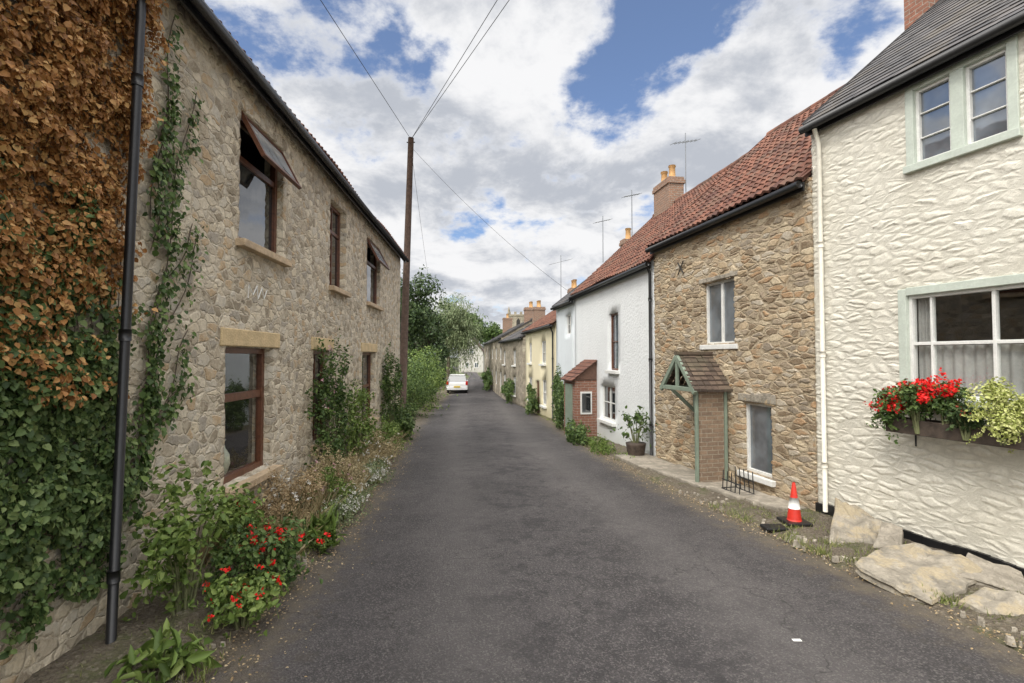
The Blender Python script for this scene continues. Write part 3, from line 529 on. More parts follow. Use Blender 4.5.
for sx in (-1,1):
    for sy in (-1,1): MB().tube([(sx*3.6,sy*3.6,21),(sx*3.6,sy*3.6,22.8),(sx*3.6,sy*3.6,24)],[.5,.4,.02],4).build('pinnacle',M['dark'],Tt)
MB().prism([(-.7,16),(.7,16),(.7,18.5),(0,19.5),(-.7,18.5)],-3.9,-3.81,'y').build('belfry_shade_panel',M['room'],Tt)  # dark panel on the wall face stands in for the shaded opening
# ======== GROUND, ROAD
LP=[(205,683),(262,622),(318,560),(352,520),(380,480),(405,440),(425,415),(440,402),(450,394),(459,387),(466,380),(470,376)]
RP=[(1040,662),(900,597),(800,552),(700,506),(640,476),(600,455),(560,430),(530,408),(507,391),(490,381),(479,376)]
Lg=[atG(*p) for p in LP]; Rg=[atG(*p) for p in RP]
lY=[-60]+[p.y for p in Lg]+[95,140]; lX=[-1.9]+[p.x for p in Lg]+[-12,-40]; rY=[-60,0]+[p.y for p in Rg]+[97,145]; rX=[6,4.6]+[p.x for p in Rg]+[-7,-38]
XL=lambda y:float(np.interp(y,lY,lX)); XR=lambda y:float(np.interp(y,rY,rX))
ys=sorted(set([round(v,2) for v in list(np.arange(-20,20,.25))+list(np.arange(20,100,1.0))]+[-60,-40,110,125,140,180,250,400,600,900]+[float(v) for v in PY]))
m,nt,b=newmat('rough_grass_ground',.95); v=oc(nt); n=noise(nt,v,.8,5,.65); n2=noise(nt,v,25,3,.7)
c=ramp(nt,n.outputs[0],[(.3,(.14,.12,.07)),(.5,(.10,.13,.045)),(.7,(.14,.18,.06))]); c=mixc(nt,n2.outputs[0],mixc(nt,1.0,c,(.5,.5,.5),'MULTIPLY'),c); nt.links.new(c,b.inputs[0]); bump(nt,b,n2.outputs[0],.8,.05); M['ground']=m
g=MB(); xs=[-600,-100,-30,-10,-3,0,3,10,30,100,600]
for y in ys:
    for x in xs: g.v.append((x,y,zg(y)-.03))
n=len(xs)
for j in range(len(ys)-1):
    for i in range(n-1): g.f.append([j*n+i,j*n+i+1,(j+1)*n+i+1,(j+1)*n+i]); g.mi.append(0); g.r.append(.5)
struct(g.build('ground',M['ground']))
m,nt,b=newmat('worn_asphalt',.85); v=oc(nt); at=nd(nt,'ShaderNodeAttribute',attribute_name='across').outputs['Fac']
n1=noise(nt,v,.7,5,.65); n2=noise(nt,v,90,3,.8); n3=noise(nt,v,5,5,.7); vo=nd(nt,'ShaderNodeTexVoronoi',{'Vector':v,'Scale':95})
c=ramp(nt,n1.outputs[0],[(.32,(.050,.045,.046)),(.5,(.076,.069,.070)),(.66,(.105,.095,.094))])
c=mixc(nt,mr(nt,n3.outputs[0],.42,.66,0,.6),c,(.040,.037,.039))
sp=nd(nt,'ShaderNodeSeparateColor',{0:vo.outputs['Color']}); c=mixc(nt,mr(nt,sp.outputs[0],.6,1,0,.6),c,(.21,.195,.185)); c=mixc(nt,mr(nt,n2.outputs[0],.55,.35,0,.6),c,(.022,.021,.022))
band=nd(nt,'ShaderNodeMapRange',{0:mth(nt,'ABSOLUTE',mth(nt,'SUBTRACT',mth(nt,'ABSOLUTE',mth(nt,'MULTIPLY_ADD',n1.outputs[0],.15,mth(nt,'SUBTRACT',at,.075))),.42)),1:.0,2:.24,3:.32,4:0}).outputs[0]; c=mixc(nt,band,c,(.155,.143,.138))
ed=mr(nt,mth(nt,'MULTIPLY_ADD',n3.outputs[0],.5,mth(nt,'ABSOLUTE',at)),1.05,1.28,0,.75); c=mixc(nt,ed,c,(.17,.14,.10))
nv=noise(nt,v,1.6,4); wv=nd(nt,'ShaderNodeVectorMath',{0:v,1:nv.outputs['Color']},operation='ADD').outputs[0]
cr=nd(nt,'ShaderNodeTexVoronoi',{'Vector':wv,'Scale':.8},feature='DISTANCE_TO_EDGE').outputs['Distance']; ck=mth(nt,'MULTIPLY',mr(nt,cr,.0,.008,.6,0),mr(nt,n1.outputs[0],.42,.55)); c=mixc(nt,ck,c,(.025,.023,.022))
pa=nd(nt,'ShaderNodeTexVoronoi',{'Vector':v,'Scale':.23},distance='CHEBYCHEV'); pq=nd(nt,'ShaderNodeSeparateColor',{0:pa.outputs['Color']}).outputs[1]; c=mixc(nt,mr(nt,pq,.62,.64,0,.28),c,(.040,.037,.039))
dk=mth(nt,'MULTIPLY',mr(nt,noise(nt,v,2.2,6,.75).outputs[0],.52,.58,0,.55),mr(nt,mth(nt,'ABSOLUTE',at),.55,.1,0,1)); c=mixc(nt,dk,c,(.030,.028,.030))
nt.links.new(c,b.inputs[0]); h=mth(nt,'ADD',n2.outputs[0],mth(nt,'MULTIPLY',vo.outputs['Distance'],1.2)); bump(nt,b,h,.9,.012); b.inputs['Specular IOR Level'].default_value=.35; M['asphalt']=m
yr=[y for y in ys if y<=140]; K=12; V=[];F=[];ac=[]
for y in yr:
    a_,b_=XL(y),XR(y)
    wob=.05*mn.noise(Vector((y*1.5,0,0)))+.05*mn.noise(Vector((y*5,3,0))) if y<60 else 0
    for i in range(K+1):
        t=i/K; x=a_+wob+(b_-wob*1.3-a_-wob)*t; V.append((x,y,zg(y)+.004+.05*(1-(2*t-1)**2))); ac.append(2*t-1)
for j in range(len(yr)-1):
    for i in range(K): F.append((j*(K+1)+i,j*(K+1)+i+1,(j+1)*(K+1)+i+1,(j+1)*(K+1)+i))
o=npmesh('road',np.array(V),np.array(F),None,M['asphalt'],None,True); at=o.data.attributes.new('across','FLOAT','POINT'); at.data.foreach_set('value',ac); struct(o)
m,nt,b=newmat('verge_soil',.95); v=oc(nt); n=noise(nt,v,2.5,5,.7); n2=noise(nt,v,40,4,.8); vo=nd(nt,'ShaderNodeTexVoronoi',{'Vector':v,'Scale':38})
c=ramp(nt,n.outputs[0],[(.3,(.12,.095,.07)),(.5,(.17,.14,.10)),(.62,(.12,.12,.055)),(.8,(.09,.125,.04))]); sp=nd(nt,'ShaderNodeSeparateColor',{0:vo.outputs['Color']}); c=mixc(nt,mr(nt,sp.outputs[0],.7,1,0,.6),c,(.30,.26,.2)); c=mixc(nt,mr(nt,n2.outputs[0],.55,.3,0,.6),c,(.04,.032,.02)); nt.links.new(c,b.inputs[0]); bump(nt,b,mth(nt,'ADD',n2.outputs[0],vo.outputs['Distance']),1,.03); M['soil']=m
rpl=[(6.26,-1.0),(3.97,6.70),(3.05,10.9),(2.12,17.2),(1.72,19.9),(.72,27),(-.75,36.5),(-3.1,57),(-5,80)]
XWr=lambda y:float(np.interp(y,[p[1] for p in rpl],[p[0] for p in rpl]))
def strip(name,f0,f1,ya,yb,st,K,hf,mat):
    V=[];F=[];n=int((yb-ya)/st)
    for j in range(n+1):
        y=ya+st*j
        for i in range(K+1):
            t=i/K; x=f0(y)+(f1(y)-f0(y))*t; V.append((x,y,zg(y)+hf(x,y,t)))
    for j in range(n):
        for i in range(K): F.append((j*(K+1)+i,j*(K+1)+i+1,(j+1)*(K+1)+i+1,(j+1)*(K+1)+i))
    return npmesh(name,np.array(V),np.array(F),None,mat,None,True)
hv=lambda x,y,t:-.02+.09*min(1,t*4)+.05*t+(.035*mn.noise(Vector((x*4,y*4,0)))+.03*mn.noise(Vector((x*11,y*11,0))))*min(1,t*6)
struct(strip('verge_left',lambda y:XL(y)+.04,lambda y:(lx(y)-.02 if y<16 else XL(y)-1.6),-4,60,.08,20,hv,M['soil']))
struct(strip('verge_right',lambda y:XR(y)-.04,lambda y:XWr(y)+.03,-1,56,.08,16,lambda x,y,t:hv(x,y,t)*.7,M['soil']))
def slab(name,label,pts,th,seed,mat='slab'):
    random.seed(seed); P3=[atY(*p) for p in pts]; c0=sum(P3,Vector())/len(P3); n=Vector()
    for i in range(len(P3)): n+=(P3[i]-c0).cross(P3[(i+1)%len(P3)]-c0)
    n.normalize()
    if n.z<0: n=-n
    ring=[]
    for i,p in enumerate(P3):
        q=P3[(i+1)%len(P3)]
        for t in (0,.25,.5,.75): r=p.lerp(q,t)-c0; ring.append(r*(1+random.uniform(-.06,.03))+n*random.uniform(-.01,.01))
    k=len(ring); lv=((0,0),(.3,.0),(.5,.006),(.7,.002),(.86,.002),(1,-.006),(1.03,-th*.3),(.98,-th*.6),(1.02,-th)); vs=[n*.006]
    for s_,h in lv[1:]: vs+=[r*s_+n*(h+.03*mn.noise(r*6*s_+Vector((seed,0,0)))+.016*mn.noise(r*19*s_+Vector((seed,4,0)))) for r in ring]
    vs.append(n*-th); fs=[(0,1+i,1+(i+1)%k) for i in range(k)]
    for l in range(len(lv)-2): fs+=[(1+l*k+i,1+(l+1)*k+i,1+(l+1)*k+(i+1)%k,1+l*k+(i+1)%k) for i in range(k)]
    e=1+(len(lv)-2)*k; fs+=[(len(vs)-1,e+(i+1)%k,e+i) for i in range(k)]
    return tag(MB().add([tuple(v_) for v_ in vs],fs).build(name,M[mat],None,False,loc=c0),label,'stone')
slab('stone_slab','rough stone slab propped upright against the cream wall near the cone',[(829,545,5.55),(836,498,6.2),(850,502,6.15),(868,512,6.0),(884,522,5.8),(874,557,5.3),(850,558,5.33)],.08,5)
slab('stone_slab','large flat stone slab lying tilted against the cream wall',[(854,562,4.75),(878,547,5.05),(915,543,5.05),(952,552,4.85),(985,568,4.6),(964,588,4.35),(932,602,4.2),(893,584,4.45)],.09,3)
slab('stone_slab','short grey slab standing between the two larger slabs',[(872,548,5.3),(882,522,5.6),(903,526,5.5),(902,548,5.15)],.06,8,'paving')
slab('stone_slab','thin slab leaning on the wall behind the right end of the flat slab',[(958,574,4.55),(968,552,4.85),(1022,572,4.6),(1030,594,4.25)],.06,10,'paving')
slab('stone_slab','low broken stone at the right edge of the verge',[(958,600,4.15),(985,586,4.3),(1030,596,4.1),(1034,618,3.9),(1000,614,3.95)],.1,12)
random.seed(21)
m=MB(); xs_=[WB.px(650,470)[0]-.1,1.0,1.9,2.75,3.55,WB.L-.1]
for i in range(5):
    x0_,x1_=xs_[i]+.01,xs_[i+1]-.01; p0=WB.w(x0_,-.5,0); p1=WB.w(x1_,-.5,0); z=(zg(p0.y)+zg(p1.y))/2
    fy=[-.78,-.72,-.70,-.62,-.5][i]
    m.add([(x0_,fy,z-.2),(x1_,fy+.03,z-.2),(x1_,-.03,z-.2),(x0_,-.03,z-.2),(x0_,fy,z+.1),(x1_,fy+.03,z+.1+.01*i),(x1_,-.03,z+.11),(x0_,-.03,z+.11)],[(0,3,2,1),(4,5,6,7),(0,1,5,4),(1,2,6,5),(2,3,7,6),(3,0,4,7)])
pav=m.build('pavement',M['paving'],None,bevel=.02); pav.location=WB.root.location; pav.rotation_euler=WB.root.rotation_euler; struct(pav)
q=atG(794,531); cn=thing('traffic_cone','small red and white traffic cone on a black base by the cream house corner','traffic cone',(q.x+.05,q.y+.08,q.z+.06))
MB().box(-.145,.145,-.145,.145,0,.04).build('base',M['black'],cn,bevel=.012)
MB().tube([(0,0,z) for z in (.039,.06,.2,.34,.48,.49)],[.082,.078,.06,.038,.018,.014],20).build('cone_body',M['conered'],cn,True); MB().tube([(0,0,.18),(0,0,.31)],[.066,.0455],20).build('reflective_sleeve',M['conewhite'],cn,True)
q=atG(774,533); tag(MB().box(-.13,.13,-.09,.09,0,.04).build('rubber_block',M['black'],None,bevel=.015,loc=(q.x,q.y,q.z+.04)),'flat black rubber block lying beside the traffic cone','rubber block')
r=thing('boot_rack','black iron boot rack standing by the ochre cottage door','rack',tuple(WB.w(WB.px(738,500,.35)[0],-.35,zg(8)+.1)),WB.root.rotation_euler.z)
for x in (-.2,-.1,0,.1,.2):
    MB().tube([(x,-.12,.0),(x,-.10,.3)],.008,6).build('upright',M['iron'],r); MB().tube([(x,.12,.0),(x,.10,.34)],.008,6).build('upright',M['iron'],r)
MB().tube([(-.22,-.11,.16),(.22,-.11,.16)],.009,6).build('rail',M['iron'],r); MB().tube([(-.22,.11,.2),(.22,.11,.2)],.009,6).build('rail',M['iron'],r)
MB().tube([(-.22,-.12,.02),(-.22,.12,.02),(.22,.12,.02),(.22,-.12,.02),(-.22,-.12,.02)],.009,6).build('base_frame',M['iron'],r)
# window box
a_=WC.px(893,425,.2); b_=WC.px(1050,455,.2); bz=WC.px(940,428,.2)[1]
wb=thing('window_box','dark wooden window box fixed under the lower cream house window','planter',tuple(WC.w(a_[0],-.2,bz)),WC.root.rotation_euler.z); Lb=b_[0]-a_[0]
MB().box(0,Lb,-.11,-.09,-.09,.06).box(0,Lb,.09,.11,-.09,.06).box(0,.02,-.09,.09,-.09,.06).box(Lb-.02,Lb,-.09,.09,-.09,.06).box(.02,Lb-.02,-.09,.09,-.088,-.07).build('trough',M['darkwood'],wb,bevel=.004); MB().box(.02,Lb-.02,-.089,.089,-.06,.04).build('compost',M['soil'],wb)
for x in (.1,Lb-.1): MB().tube([(x,.11,-.1),(x,.19,-.1),(x,.19,-.25)],.01,5).build('bracket',M['iron'],wb)
def boxplant(px_,py_,rad,n,size,mat,label,fl=None,off=.26,k=7):
    s_,z_=WC.px(px_,py_,off); p_=WC.w(s_,-off,z_); return shrub('window_box_plant',label,'plant',tuple(p_),rad,n,size,mat,fl,None,k=k,ground=bz-.02 if z_>bz else z_-.2)
boxplant(893,411,(.20,.2,.26),1300,.042,'green','bright red geranium spilling over the left end of the window box',(80,.05,'red'),.3,9)
boxplant(918,402,(.20,.2,.22),1000,.042,'green','full red geranium in the window box below the left narrow panes',(65,.05,'red'),.3,9)
boxplant(946,400,(.19,.18,.19),900,.042,'green','red geranium in the middle of the window box under the large panes',(45,.045,'red'),.28,9)
boxplant(966,418,(.14,.14,.15),700,.042,'dark','dark purple leaved trailing plant beside the yellow green bush',(12,.04,'red2'),.3)
boxplant(1004,416,(.27,.2,.29),4200,.03,'yellowgreen','variegated yellow green bush at the right end of the window box',None,.28,12)
# telegraph pole + wires
q=atG(401,431); pt_=atY(411,138,q.y); tp=thing('telegraph_pole','tall weathered wooden telegraph pole at the end of the stone house','pole',tuple(q))
d=pt_-q; MB().tube([(0,0,-.2),tuple(d*.5),tuple(d)],[.14,.115,.095],14).build('shaft',M['pole'],tp,True); MB().tube([tuple(d*.985+Vector((-.14,0,0))),tuple(d*.985+Vector((.14,0,0)))],.02,6).build('bracket',M['iron'],tp)
MB().box(-.07,.07,-.16,-.14,1.7,1.95).build('sign_plate',M['lead'],tp)
def wire(label,a_,b_,sag=.3,r=.008,grp=None):
    pts=[a_.lerp(b_,t/24)-Vector((0,0,sag*4*(t/24)*(1-t/24))) for t in range(25)]; tag(MB().tube([tuple(p-a_) for p in pts],r,5).build('overhead_wire',M['iron'],None,True,loc=a_),label,'wire',grp)
for (ex,ey,lb) in ((600,-131,'right hand wire of the close pair crossing the sky from the pole top'),(577,-131,'left hand wire of the close pair crossing the sky from the pole top'),(255,-103,'single wire running from the pole top to the upper left')):
    e=atY(ex,ey,8.2); wire(lb,pt_+Vector((0,0,-.05)),pt_+(e-pt_)*3,.0)
wire('thin service wire dropping from the pole to the white cottage eaves',pt_-Vector((0,0,.3)),WW.w(.3,-.2,EW),.25,.005)
wire('thin wire falling steeply from the pole towards the trees',pt_-Vector((0,0,.3)),atY(432,300,38),.3,.006)
def aerial(px_,y0_,y1_,Y,label):
    b_=atY(px_,y1_,Y); t_=atY(px_,y0_,Y); h=t_.z-b_.z; r=thing('roof_aerial',label,'aerial',tuple(b_),.5)
    MB().tube([(0,0,-.5),(0,0,h)],.016,6).build('mast',M['lead'],r); m=MB(); L_=h*.28; m.tube([(-L_,0,h*.85-L_*.3),(L_,0,h*.85+L_*.3)],.01,5)
    for k in range(7): x=-L_+k*L_/3; m.tube([(x,-.14,h*.85+x*.3),(x,.14,h*.85+x*.3)],.007,4)
    m.build('antenna',M['lead'],r)
aerial(686,133,192,16.2,'tall television aerial beside the white cottage chimney'); aerial(632,190,226,18,'television aerial left of the white cottage chimney'); aerial(603,216,250,20.5,'small television aerial over the slate roof of the pale cottage'); aerial(561,255,300,26.5,'distant television aerial over the yellow cottage chimney')
# ======== car
q=atG(457,394); car=thing('parked_car','small white hatchback parked on the left side far down the lane','car',(q.x,q.y,q.z+.02),math.radians(4))
MB().prism([(-.0,.3),(0.0,.75),(.05,.95),(.5,1.0),(2.9,.98),(3.7,.8),(3.9,.55),(3.9,.3)],-.85,.85,'x').build('body',M['carpaint'],car,bevel=.06)
m=MB(); m.add([(-.78,.06,.95),(.78,.06,.95),(.78,3.0,.95),(-.78,3.0,.95),(-.62,.35,1.45),(.62,.35,1.45),(.62,2.1,1.45),(-.62,2.1,1.45)],[(4,5,6,7),(0,1,5,4),(1,2,6,5),(2,3,7,6),(3,0,4,7)]); m.build('windows',M['glass'],car)
MB().box(-.62,.62,.3,2.1,1.44,1.5).build('car_roof',M['carpaint'],car,bevel=.03); MB().box(-.83,.83,-.08,.0,.3,.55).build('bumper',M['carpaint'],car,bevel=.03)
for s_ in (-1,1): MB().box(s_*.77-.09,s_*.77+.09,-.03,.2,.7,1.0).build('tail_light',M['redlight'],car,bevel=.02)
MB().box(-.26,.26,-.1,-.082,.5,.62).build('number_plate',M['plate'],car)
for x in (-.82,.66):
    for y in (.7,3.1):
        w_=MB().tube([(x,y,.3),(x+.16,y,.3)],.31,20).build('wheel',M['tyre'],car,True); MB().tube([(x-.01,y,.3),(x+.17,y,.3)],.18,12).build('rim',M['lead'],w_,True)
# ======== plants left verge
shrub('broadleaf_plant','low broad leaved green plant at the foot of the black downpipe','plant',(-2.15,3.15,.12),(.26,.24,.14),130,.13,'bright',k=6,aspect=.35)
shrub('leafy_plant','tall light green leafy plant beside the black downpipe','plant',(-2.5,3.95,.66),(.3,.42,.6),1100,.062,'bright',k=14,lob=.3,spr=.35)
shrub('red_flower_plant','bushy plant with scarlet flowers at the front of the left verge','plant',(-2.15,4.5,.3),(.42,.5,.32),1900,.052,'green',(26,.045,'red'),k=14,lob=.4)
shrub('red_flower_plant','smaller scarlet flowered plant nearest the road edge on the left','plant',(-2.0,3.85,.2),(.3,.34,.2),1100,.05,'bright',(15,.04,'red'),k=9,lob=.42)
shrub('leafy_plant','pale green leafy plant below the lower left window','plant',(-2.6,4.9,.4),(.25,.4,.38),900,.06,'bright',(5,.04,'red'),k=10,lob=.36,spr=.3)
shrub('dried_flower_shrub','tan dried flower heads massed under the lower left window','shrub',(-2.6,6.0,.28),(.38,.65,.45),6000,.026,'tan',(26,.028,'white'),k=18,lob=.38,spr=.3)
shrub('dried_flower_shrub','brown seed headed shrub just beyond the lower left window','shrub',(-2.5,7.3,.25),(.45,.75,.48),6500,.026,'straw',(30,.028,'pink'),k=18,lob=.38,spr=.3)
shrub('fern_plant','fresh green ferny plant growing through the dried flower heads','plant',(-2.35,6.6,.25),(.32,.5,.34),900,.065,'bright',k=12,aspect=.3,lob=.36,spr=.35)
shrub('low_ground_plant','pale low daisy flowers spilling towards the road on the left','plant',(-2.12,6.6,.08),(.26,.9,.18),3000,.028,'willow',(150,.02,'white'),k=16)
shrub('strap_leaf_plant','clump of bright green strap leaves at the left road edge','plant',(-2.05,5.5,.08),(.22,.3,.14),260,.18,'bright',k=6,aspect=.12,tb=(0,0,.6))
shrub('grey_ground_plant','low pale cushion plant with white daisies along the left verge','plant',(-2.35,8.6,.0),(.32,1.0,.24),3000,.03,'willow',(150,.022,'white'),k=16)
shrub('climbing_rose','climbing rose on the stone wall between the lower windows','climber',(-2.98,8.5,1.05),(.22,.85,1.4),3400,.058,'green',(10,.05,'pink'),k=26,lob=.25,spr=.4)
shrub('climbing_shrub','leafy climber around the middle lower window','climber',(-2.95,9.9,.7),(.26,.75,.8),2200,.06,'bright',k=18,lob=.28,spr=.4)
shrub('tan_shrub','tawny dried shrub in the middle of the left verge','shrub',(-2.75,10.2,.1),(.5,1.0,.42),4200,.035,'straw',(30,.03,'white'),k=18,lob=.38)
shrub('verge_shrub','small green shrub with yellowing leaves beyond the tawny shrub','shrub',(-2.9,11.8,.1),(.5,.9,.5),2800,.055,'bright',k=14,lob=.38,spr=.3)
shrub('climbing_shrub','tall green climber beside the far lower window of the stone house','climber',(-3.2,13.6,1.0),(.3,.65,1.25),2600,.065,'green',k=20,lob=.28,spr=.35)
shrub('verge_shrub','rounded green bush at the far end of the stone house','shrub',(-3.1,14.6,.2),(.5,.9,.6),2800,.065,'green',k=14,lob=.4)
shrub('verge_shrub','olive bush at the foot of the telegraph pole','shrub',(-3.5,16.5,-.1),(.45,.7,.45),1900,.065,'willow',k=12)
shrub('hedge_bush','large full green bush behind the telegraph pole','hedge',(-4.6,22,.75),(1.6,2.0,1.75),13000,.085,'green',k=26,six=False,lob=.42,spr=.12)
shrub('hedge_bush','dense lighter green bush spilling towards the road beyond the first on the left','hedge',(-4.75,26.5,.65),(1.6,2.4,1.75),10000,.105,'bright',k=22,six=False,lob=.42,spr=.12)
shrub('hedge_bush','far green bush near the parked white car','hedge',(-5.9,33,.5),(1.5,2.6,1.7),6000,.13,'green',k=18,six=False,spr=.12)
shrub('hedge_bush','dark bush beyond the parked car at the bend','hedge',(-7.8,52,.6),(1.8,6,1.6),5000,.2,'dark',k=14,six=False,spr=.12)
shrub('porch_bush','green bush growing beside the brick porch','shrub',(1.72,17.3,.35),(.3,1.2,.95),3800,.075,'green',k=16,lob=.4)
shrub('climbing_shrub','light green climber against the pale cottage wall','climber',(1.75,19.3,.6),(.25,.7,1.1),2200,.08,'green',k=14,lob=.4)
shrub('verge_shrub','leafy clump on the verge in front of the brick porch','shrub',(1.78,14.2,-.12),(.32,1.0,.45),2400,.07,'green',k=14,lob=.4)
shrub('verge_shrub','low grassy clump at the foot of the white house','shrub',(2.15,12.6,-.17),(.3,1.0,.22),1800,.07,'bright',k=12,aspect=.25)
shrub('weed_clump','low weeds beside the pavement in front of the white house','plant',(2.5,11.0,-.22),(.22,.6,.14),900,.06,'bright',k=9,aspect=.3)
shrub('verge_shrub','green bush outside the yellow cottage','shrub',(.9,24,.0),(.3,1.5,.8),2400,.09,'green',k=12)
shrub('verge_shrub','bush outside the grey stone cottage','shrub',(-.2,32,-.1),(.4,2,.8),2000,.12,'green',k=12)
shrub('verge_shrub','far green bush outside the long stone house','shrub',(-2.2,46,0),(.5,3.5,.9),2500,.15,'green',k=12)
p=WW.w(WW.px(636,455,.35)[0],-.35,zg(11.6)); tag(MB().tube([(0,0,z) for z in (0,.1,.3,.34,.35,.3)],[.15,.18,.21,.22,.19,.18],18).build('plant_pot',M['darkwood'],None,True,loc=(p.x,p.y,p.z+.05)),'dark wooden tub standing against the white house','pot')
shrub('potted_shrub','open leafy shrub growing in the dark tub by the white house','plant',(p.x,p.y,p.z+.78),(.4,.4,.42),380,.075,'green',k=14,ground=p.z+.35,lob=.24,spr=.35)
def blades(name,spots,n,h,mat,lab,wd=.004):
    k=len(spots); idx=rng.integers(0,k,n); sp=np.array(spots)[idx]; Pt=sp[:,:3]+np.stack([rng.normal(size=n)*sp[:,3],rng.normal(size=n)*sp[:,3],np.zeros(n)],1)
    T=np.stack([rng.normal(size=n)*.4,rng.normal(size=n)*.4,np.ones(n)],1); T=unit(T)*(h*rng.uniform(.3,1.2,n))[:,None]; W=unit(np.cross(T,rng.normal(size=(n,3))))*wd
    V=np.stack([Pt-W,Pt+W,Pt+T*.6+W*.7,Pt+T+np.array([0,0,-.1])*h],1).reshape(-1,3); F=np.arange(n)[:,None]*4+np.array([0,1,2,3]); o=npmesh(name,V,F,rng.random(n),LM[mat]); o['label']=lab; o['category']='grass'; o['kind']='stuff'; return o
sp=[]
for _ in range(340):
    y=random.uniform(2.8,16); t=random.random(); x=XL(y)+(lx(y)-XL(y))*t; sp.append((x,y,zg(y)+.06,.06))
for _ in range(380):
    y=random.choice([random.uniform(2.6,7.2),random.uniform(10.5,30)]); t=random.uniform(.05,1)**1.1; x=XR(y)+(XWr(y)-XR(y))*t; sp.append((x,y,zg(y)+.04,.05))
blades('grass_tufts',sp,24000,.08,'grass','loose tufts of grass and weeds along the verges')
sp=[]
for _ in range(170):
    y=random.uniform(4.6,15.5); t=random.uniform(.25,.95); x=XL(y)+(lx(y)-XL(y))*t; sp.append((x,y,zg(y)+.05,.05))
blades('dry_grass',sp,11000,.42,'straw','tall dry straw coloured grasses along the left verge',.003)
n=4600; y=rng.uniform(2.4,16,n); side=rng.random(n)<.6; x=np.array([ (XL(a)+abs(random.gauss(0,.22)) -.1) if s_ else (XR(a)-abs(random.gauss(0,.16))+.12) for a,s_ in zip(y,side)]); z=np.array([zg(a)+.035 for a in y])
o=leafmesh('leaf_litter',np.stack([x,y,z],1),np.stack([rng.normal(size=n)*.3,rng.normal(size=n)*.3,np.ones(n)],1),.02,LM['tan'],None,.7); o['label']='scattered dry leaves and grit along the road edges'; o['category']='leaf litter'; o['kind']='stuff'
m=MB()
for _ in range(620):
    if random.random()<.45: y=random.uniform(2.6,6); x=XL(y)-random.uniform(.05,.9)
    else: y=random.uniform(2.8,8); x=XR(y)+random.uniform(.0,1)*(XWr(y)-XR(y))
    r_=random.uniform(.008,.035)*(1.8 if random.random()<.12 else 1); q=[(random.uniform(.6,1.2)*r_*math.cos(a*1.05),random.uniform(.6,1.2)*r_*math.sin(a*1.05)) for a in range(6)]; z=zg(y)+.045
    m.add([(x+a,y+b,z-.03) for a,b in q]+[(x+a*.7,y+b*.7,z+r_*random.uniform(.4,.9)) for a,b in q],[tuple(range(6,12))]+[(i,(i+1)%6,6+(i+1)%6,6+i) for i in range(6)])
o=m.build('gravel',M['paving']); o['label']='small loose stones and rubble scattered on both verges'; o['category']='gravel'; o['kind']='stuff'
q=atG(797,648); tag(MB().box(-.03,.03,-.015,.015,.04,.045).build('paper_scrap',M['whitewood'],None,loc=q),'small white scrap of paper on the asphalt at lower right','litter')
# ======== trees
def tree(label,base,h,rad,n,size,mat,crown_z,trunk=.22,k=16,tb=None,cat='tree',name='tree',lob=.4,aspect=.6):
    root=thing(name,label,cat,tuple(base)); p,nn,cs=blob_pts(n,rad,k,lob=lob,low=-.75,spr=.12); p=p+np.array([0,0,crown_z])
    m=MB(); m.tube([(0,0,-.3),(0.1,0,crown_z*.4),(0,.05,crown_z*.8)],[trunk,trunk*.7,trunk*.5],9)
    for q in cs: m.tube([(0,.03,crown_z*.55),(q[0]*.5,q[1]*.5,crown_z+q[2]*.4),(q[0],q[1],crown_z+q[2])],[trunk*.4,trunk*.22,.02],6)
    m.build('trunk',M['bark'],root,True)
    if tb:
        a_=p[rng.integers(0,len(p),n//2)]; a_=a_-np.array([0,0,1])*rng.uniform(0,rad[2]*.9,(len(a_),1)); p=np.vstack([p,a_]); nn=np.vstack([nn,rng.normal(size=a_.shape)])
    leafmesh('crown',p,nn,size,LM[mat],root,aspect,six=False,tb=tb); return root
tree('dark green tree rising behind the far end of the stone house',(-6.3,30,zg(30)),8,(2.4,2.6,2.5),9000,.2,'dark',5.6,k=26,lob=.34)
tree('smaller dark tree filling the gap behind the bushes on the left',(-6.3,37,zg(37)),6,(2.0,2,2.6),7500,.2,'dark',4.2,k=24,lob=.34)
tree('weeping pale green willow over the left side of the lane',(-5.8,46,zg(46)),8,(3.2,3.0,2.9),13000,.3,'willow',5.8,tb=(0,0,-1.5),aspect=.22,lob=.34,k=32)
tree('mid green tree behind the white gable cottage',(-8.2,95,zg(95)),10,(4.5,4.5,4.2),9000,.42,'green',7.0,k=28,lob=.34)
tree('rounded green tree between the cottage and the church tower',(-4.4,110,zg(110)),9,(3.2,3.5,3.2),7000,.45,'green',6.2,k=24,lob=.34)
tree('broad green tree further left beyond the willow',(-14,62,zg(62)),9,(5,5,4),9000,.4,'green',6)
# ======== world
w=bpy.data.worlds.new('World'); S.world=w; w.use_nodes=True; nt=w.node_tree; bg=nt.nodes['Background']; el=math.radians(50); az_=math.radians(222)
sd=Vector((math.sin(az_)*math.cos(el),math.cos(az_)*math.cos(el),math.sin(el)))
sky=nd(nt,'ShaderNodeTexSky',sky_type='NISHITA',sun_disc=False,sun_elevation=el,sun_rotation=az_,air_density=1.0,dust_density=.5,ozone_density=1.5)
g_=nd(nt,'ShaderNodeTexCoord').outputs['Generated']; dn=nd(nt,'ShaderNodeVectorMath',{0:g_},operation='NORMALIZE').outputs[0]; sp=nd(nt,'ShaderNodeSeparateXYZ',{0:dn})
zc=mth(nt,'ADD',mth(nt,'MAXIMUM',sp.outputs[2],0),.36); uv=nd(nt,'ShaderNodeCombineXYZ',{0:mth(nt,'DIVIDE',sp.outputs[0],zc),1:mth(nt,'DIVIDE',sp.outputs[1],zc),2:.37}).outputs[0]
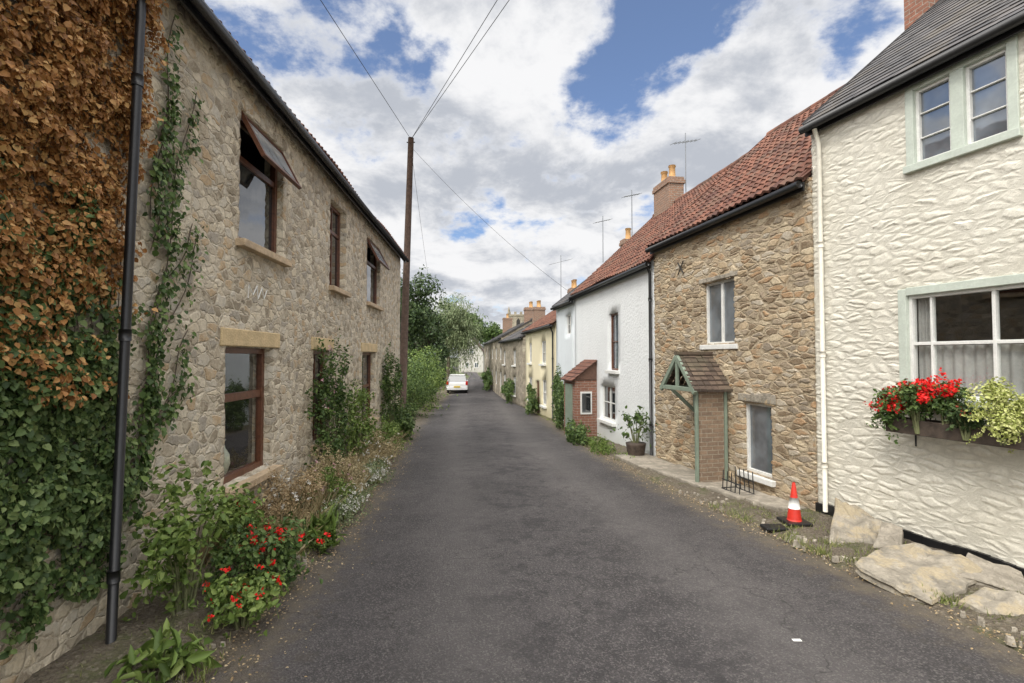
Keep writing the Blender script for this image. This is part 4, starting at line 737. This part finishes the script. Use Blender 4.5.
n1=noise(nt,uv,3.4,10,.6,.1); f=n1.outputs[0]
for (x,y,r,a) in ((640,50,.20,.13),(600,100,.13,.09),(525,130,.12,.07),(415,85,.12,.10),(865,25,.12,.09),(690,10,.1,.06),(540,200,.16,-.08),(720,120,.15,-.10),(800,60,.15,-.06),(380,180,.2,-.06),(540,40,.13,-.06),(440,40,.12,-.05)):
    d_=ray(x,y).normalized(); ds=nd(nt,'ShaderNodeVectorMath',{0:dn,1:tuple(d_)},operation='DISTANCE').outputs['Value']; f=mth(nt,'SUBTRACT',f,mr(nt,ds,0,r,a,0))
f=mth(nt,'ADD',f,mr(nt,sp.outputs[2],.35,.05,0,.09)); f=mth(nt,'ADD',f,.055)
mask=mr(nt,f,.43,.55); uv2=nd(nt,'ShaderNodeVectorMath',{0:uv,1:(.35,-.25,.6)},operation='ADD').outputs[0]
n2=noise(nt,uv2,3.2,9,.62,.2); cl=mixc(nt,mr(nt,n2.outputs[0],.38,.6),(5.2,5.5,6.1),(9.4,9.4,9.5)); th=mr(nt,f,.49,.58,.6,.0); cl=mixc(nt,th,cl,(9.3,9.4,9.7))
sk=mixc(nt,1.0,sky.outputs[0],(1.15,1.27,1.5),'MULTIPLY'); sk=mixc(nt,.09,sk,(6.5,7.5,9)); fin=mixc(nt,mask,sk,cl)
ds=nd(nt,'ShaderNodeVectorMath',{0:dn,1:tuple(sd)},operation='DISTANCE').outputs['Value']
k1=mr(nt,ds,1.25,.2,0,2.7); k2=mr(nt,sp.outputs[2],.66,.92,0,1.7); k3=mr(nt,sp.outputs[1],.15,-.5,0,.75); kk=mth(nt,'ADD',mth(nt,'ADD',k1,k2),mth(nt,'ADD',k3,1.0))  # added glow round the sun, overhead and behind the camera, to light the walls
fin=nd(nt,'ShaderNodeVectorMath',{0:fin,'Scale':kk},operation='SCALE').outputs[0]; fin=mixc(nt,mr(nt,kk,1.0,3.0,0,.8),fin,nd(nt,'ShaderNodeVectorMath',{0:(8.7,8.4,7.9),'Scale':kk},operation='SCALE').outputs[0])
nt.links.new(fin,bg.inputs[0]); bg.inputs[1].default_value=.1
L=bpy.data.lights.new('sun','SUN'); L.energy=1.5; L.angle=math.radians(12); L.color=(1,.95,.87)
lo=link(bpy.data.objects.new('sun',L)); lo.rotation_euler=sd.to_track_quat('Z','Y').to_euler()
cam=bpy.data.cameras.new('camera'); cam.lens=18; cam.sensor_width=36; cam.clip_end=3000; cam.clip_start=.05; co=link(bpy.data.objects.new('camera',cam)); co.location=(0,0,EYE); co.rotation_euler=(math.pi/2+P,0,0); S.camera=co
S.view_settings.view_transform='Standard'; S.view_settings.look='None'; S.view_settings.exposure=0
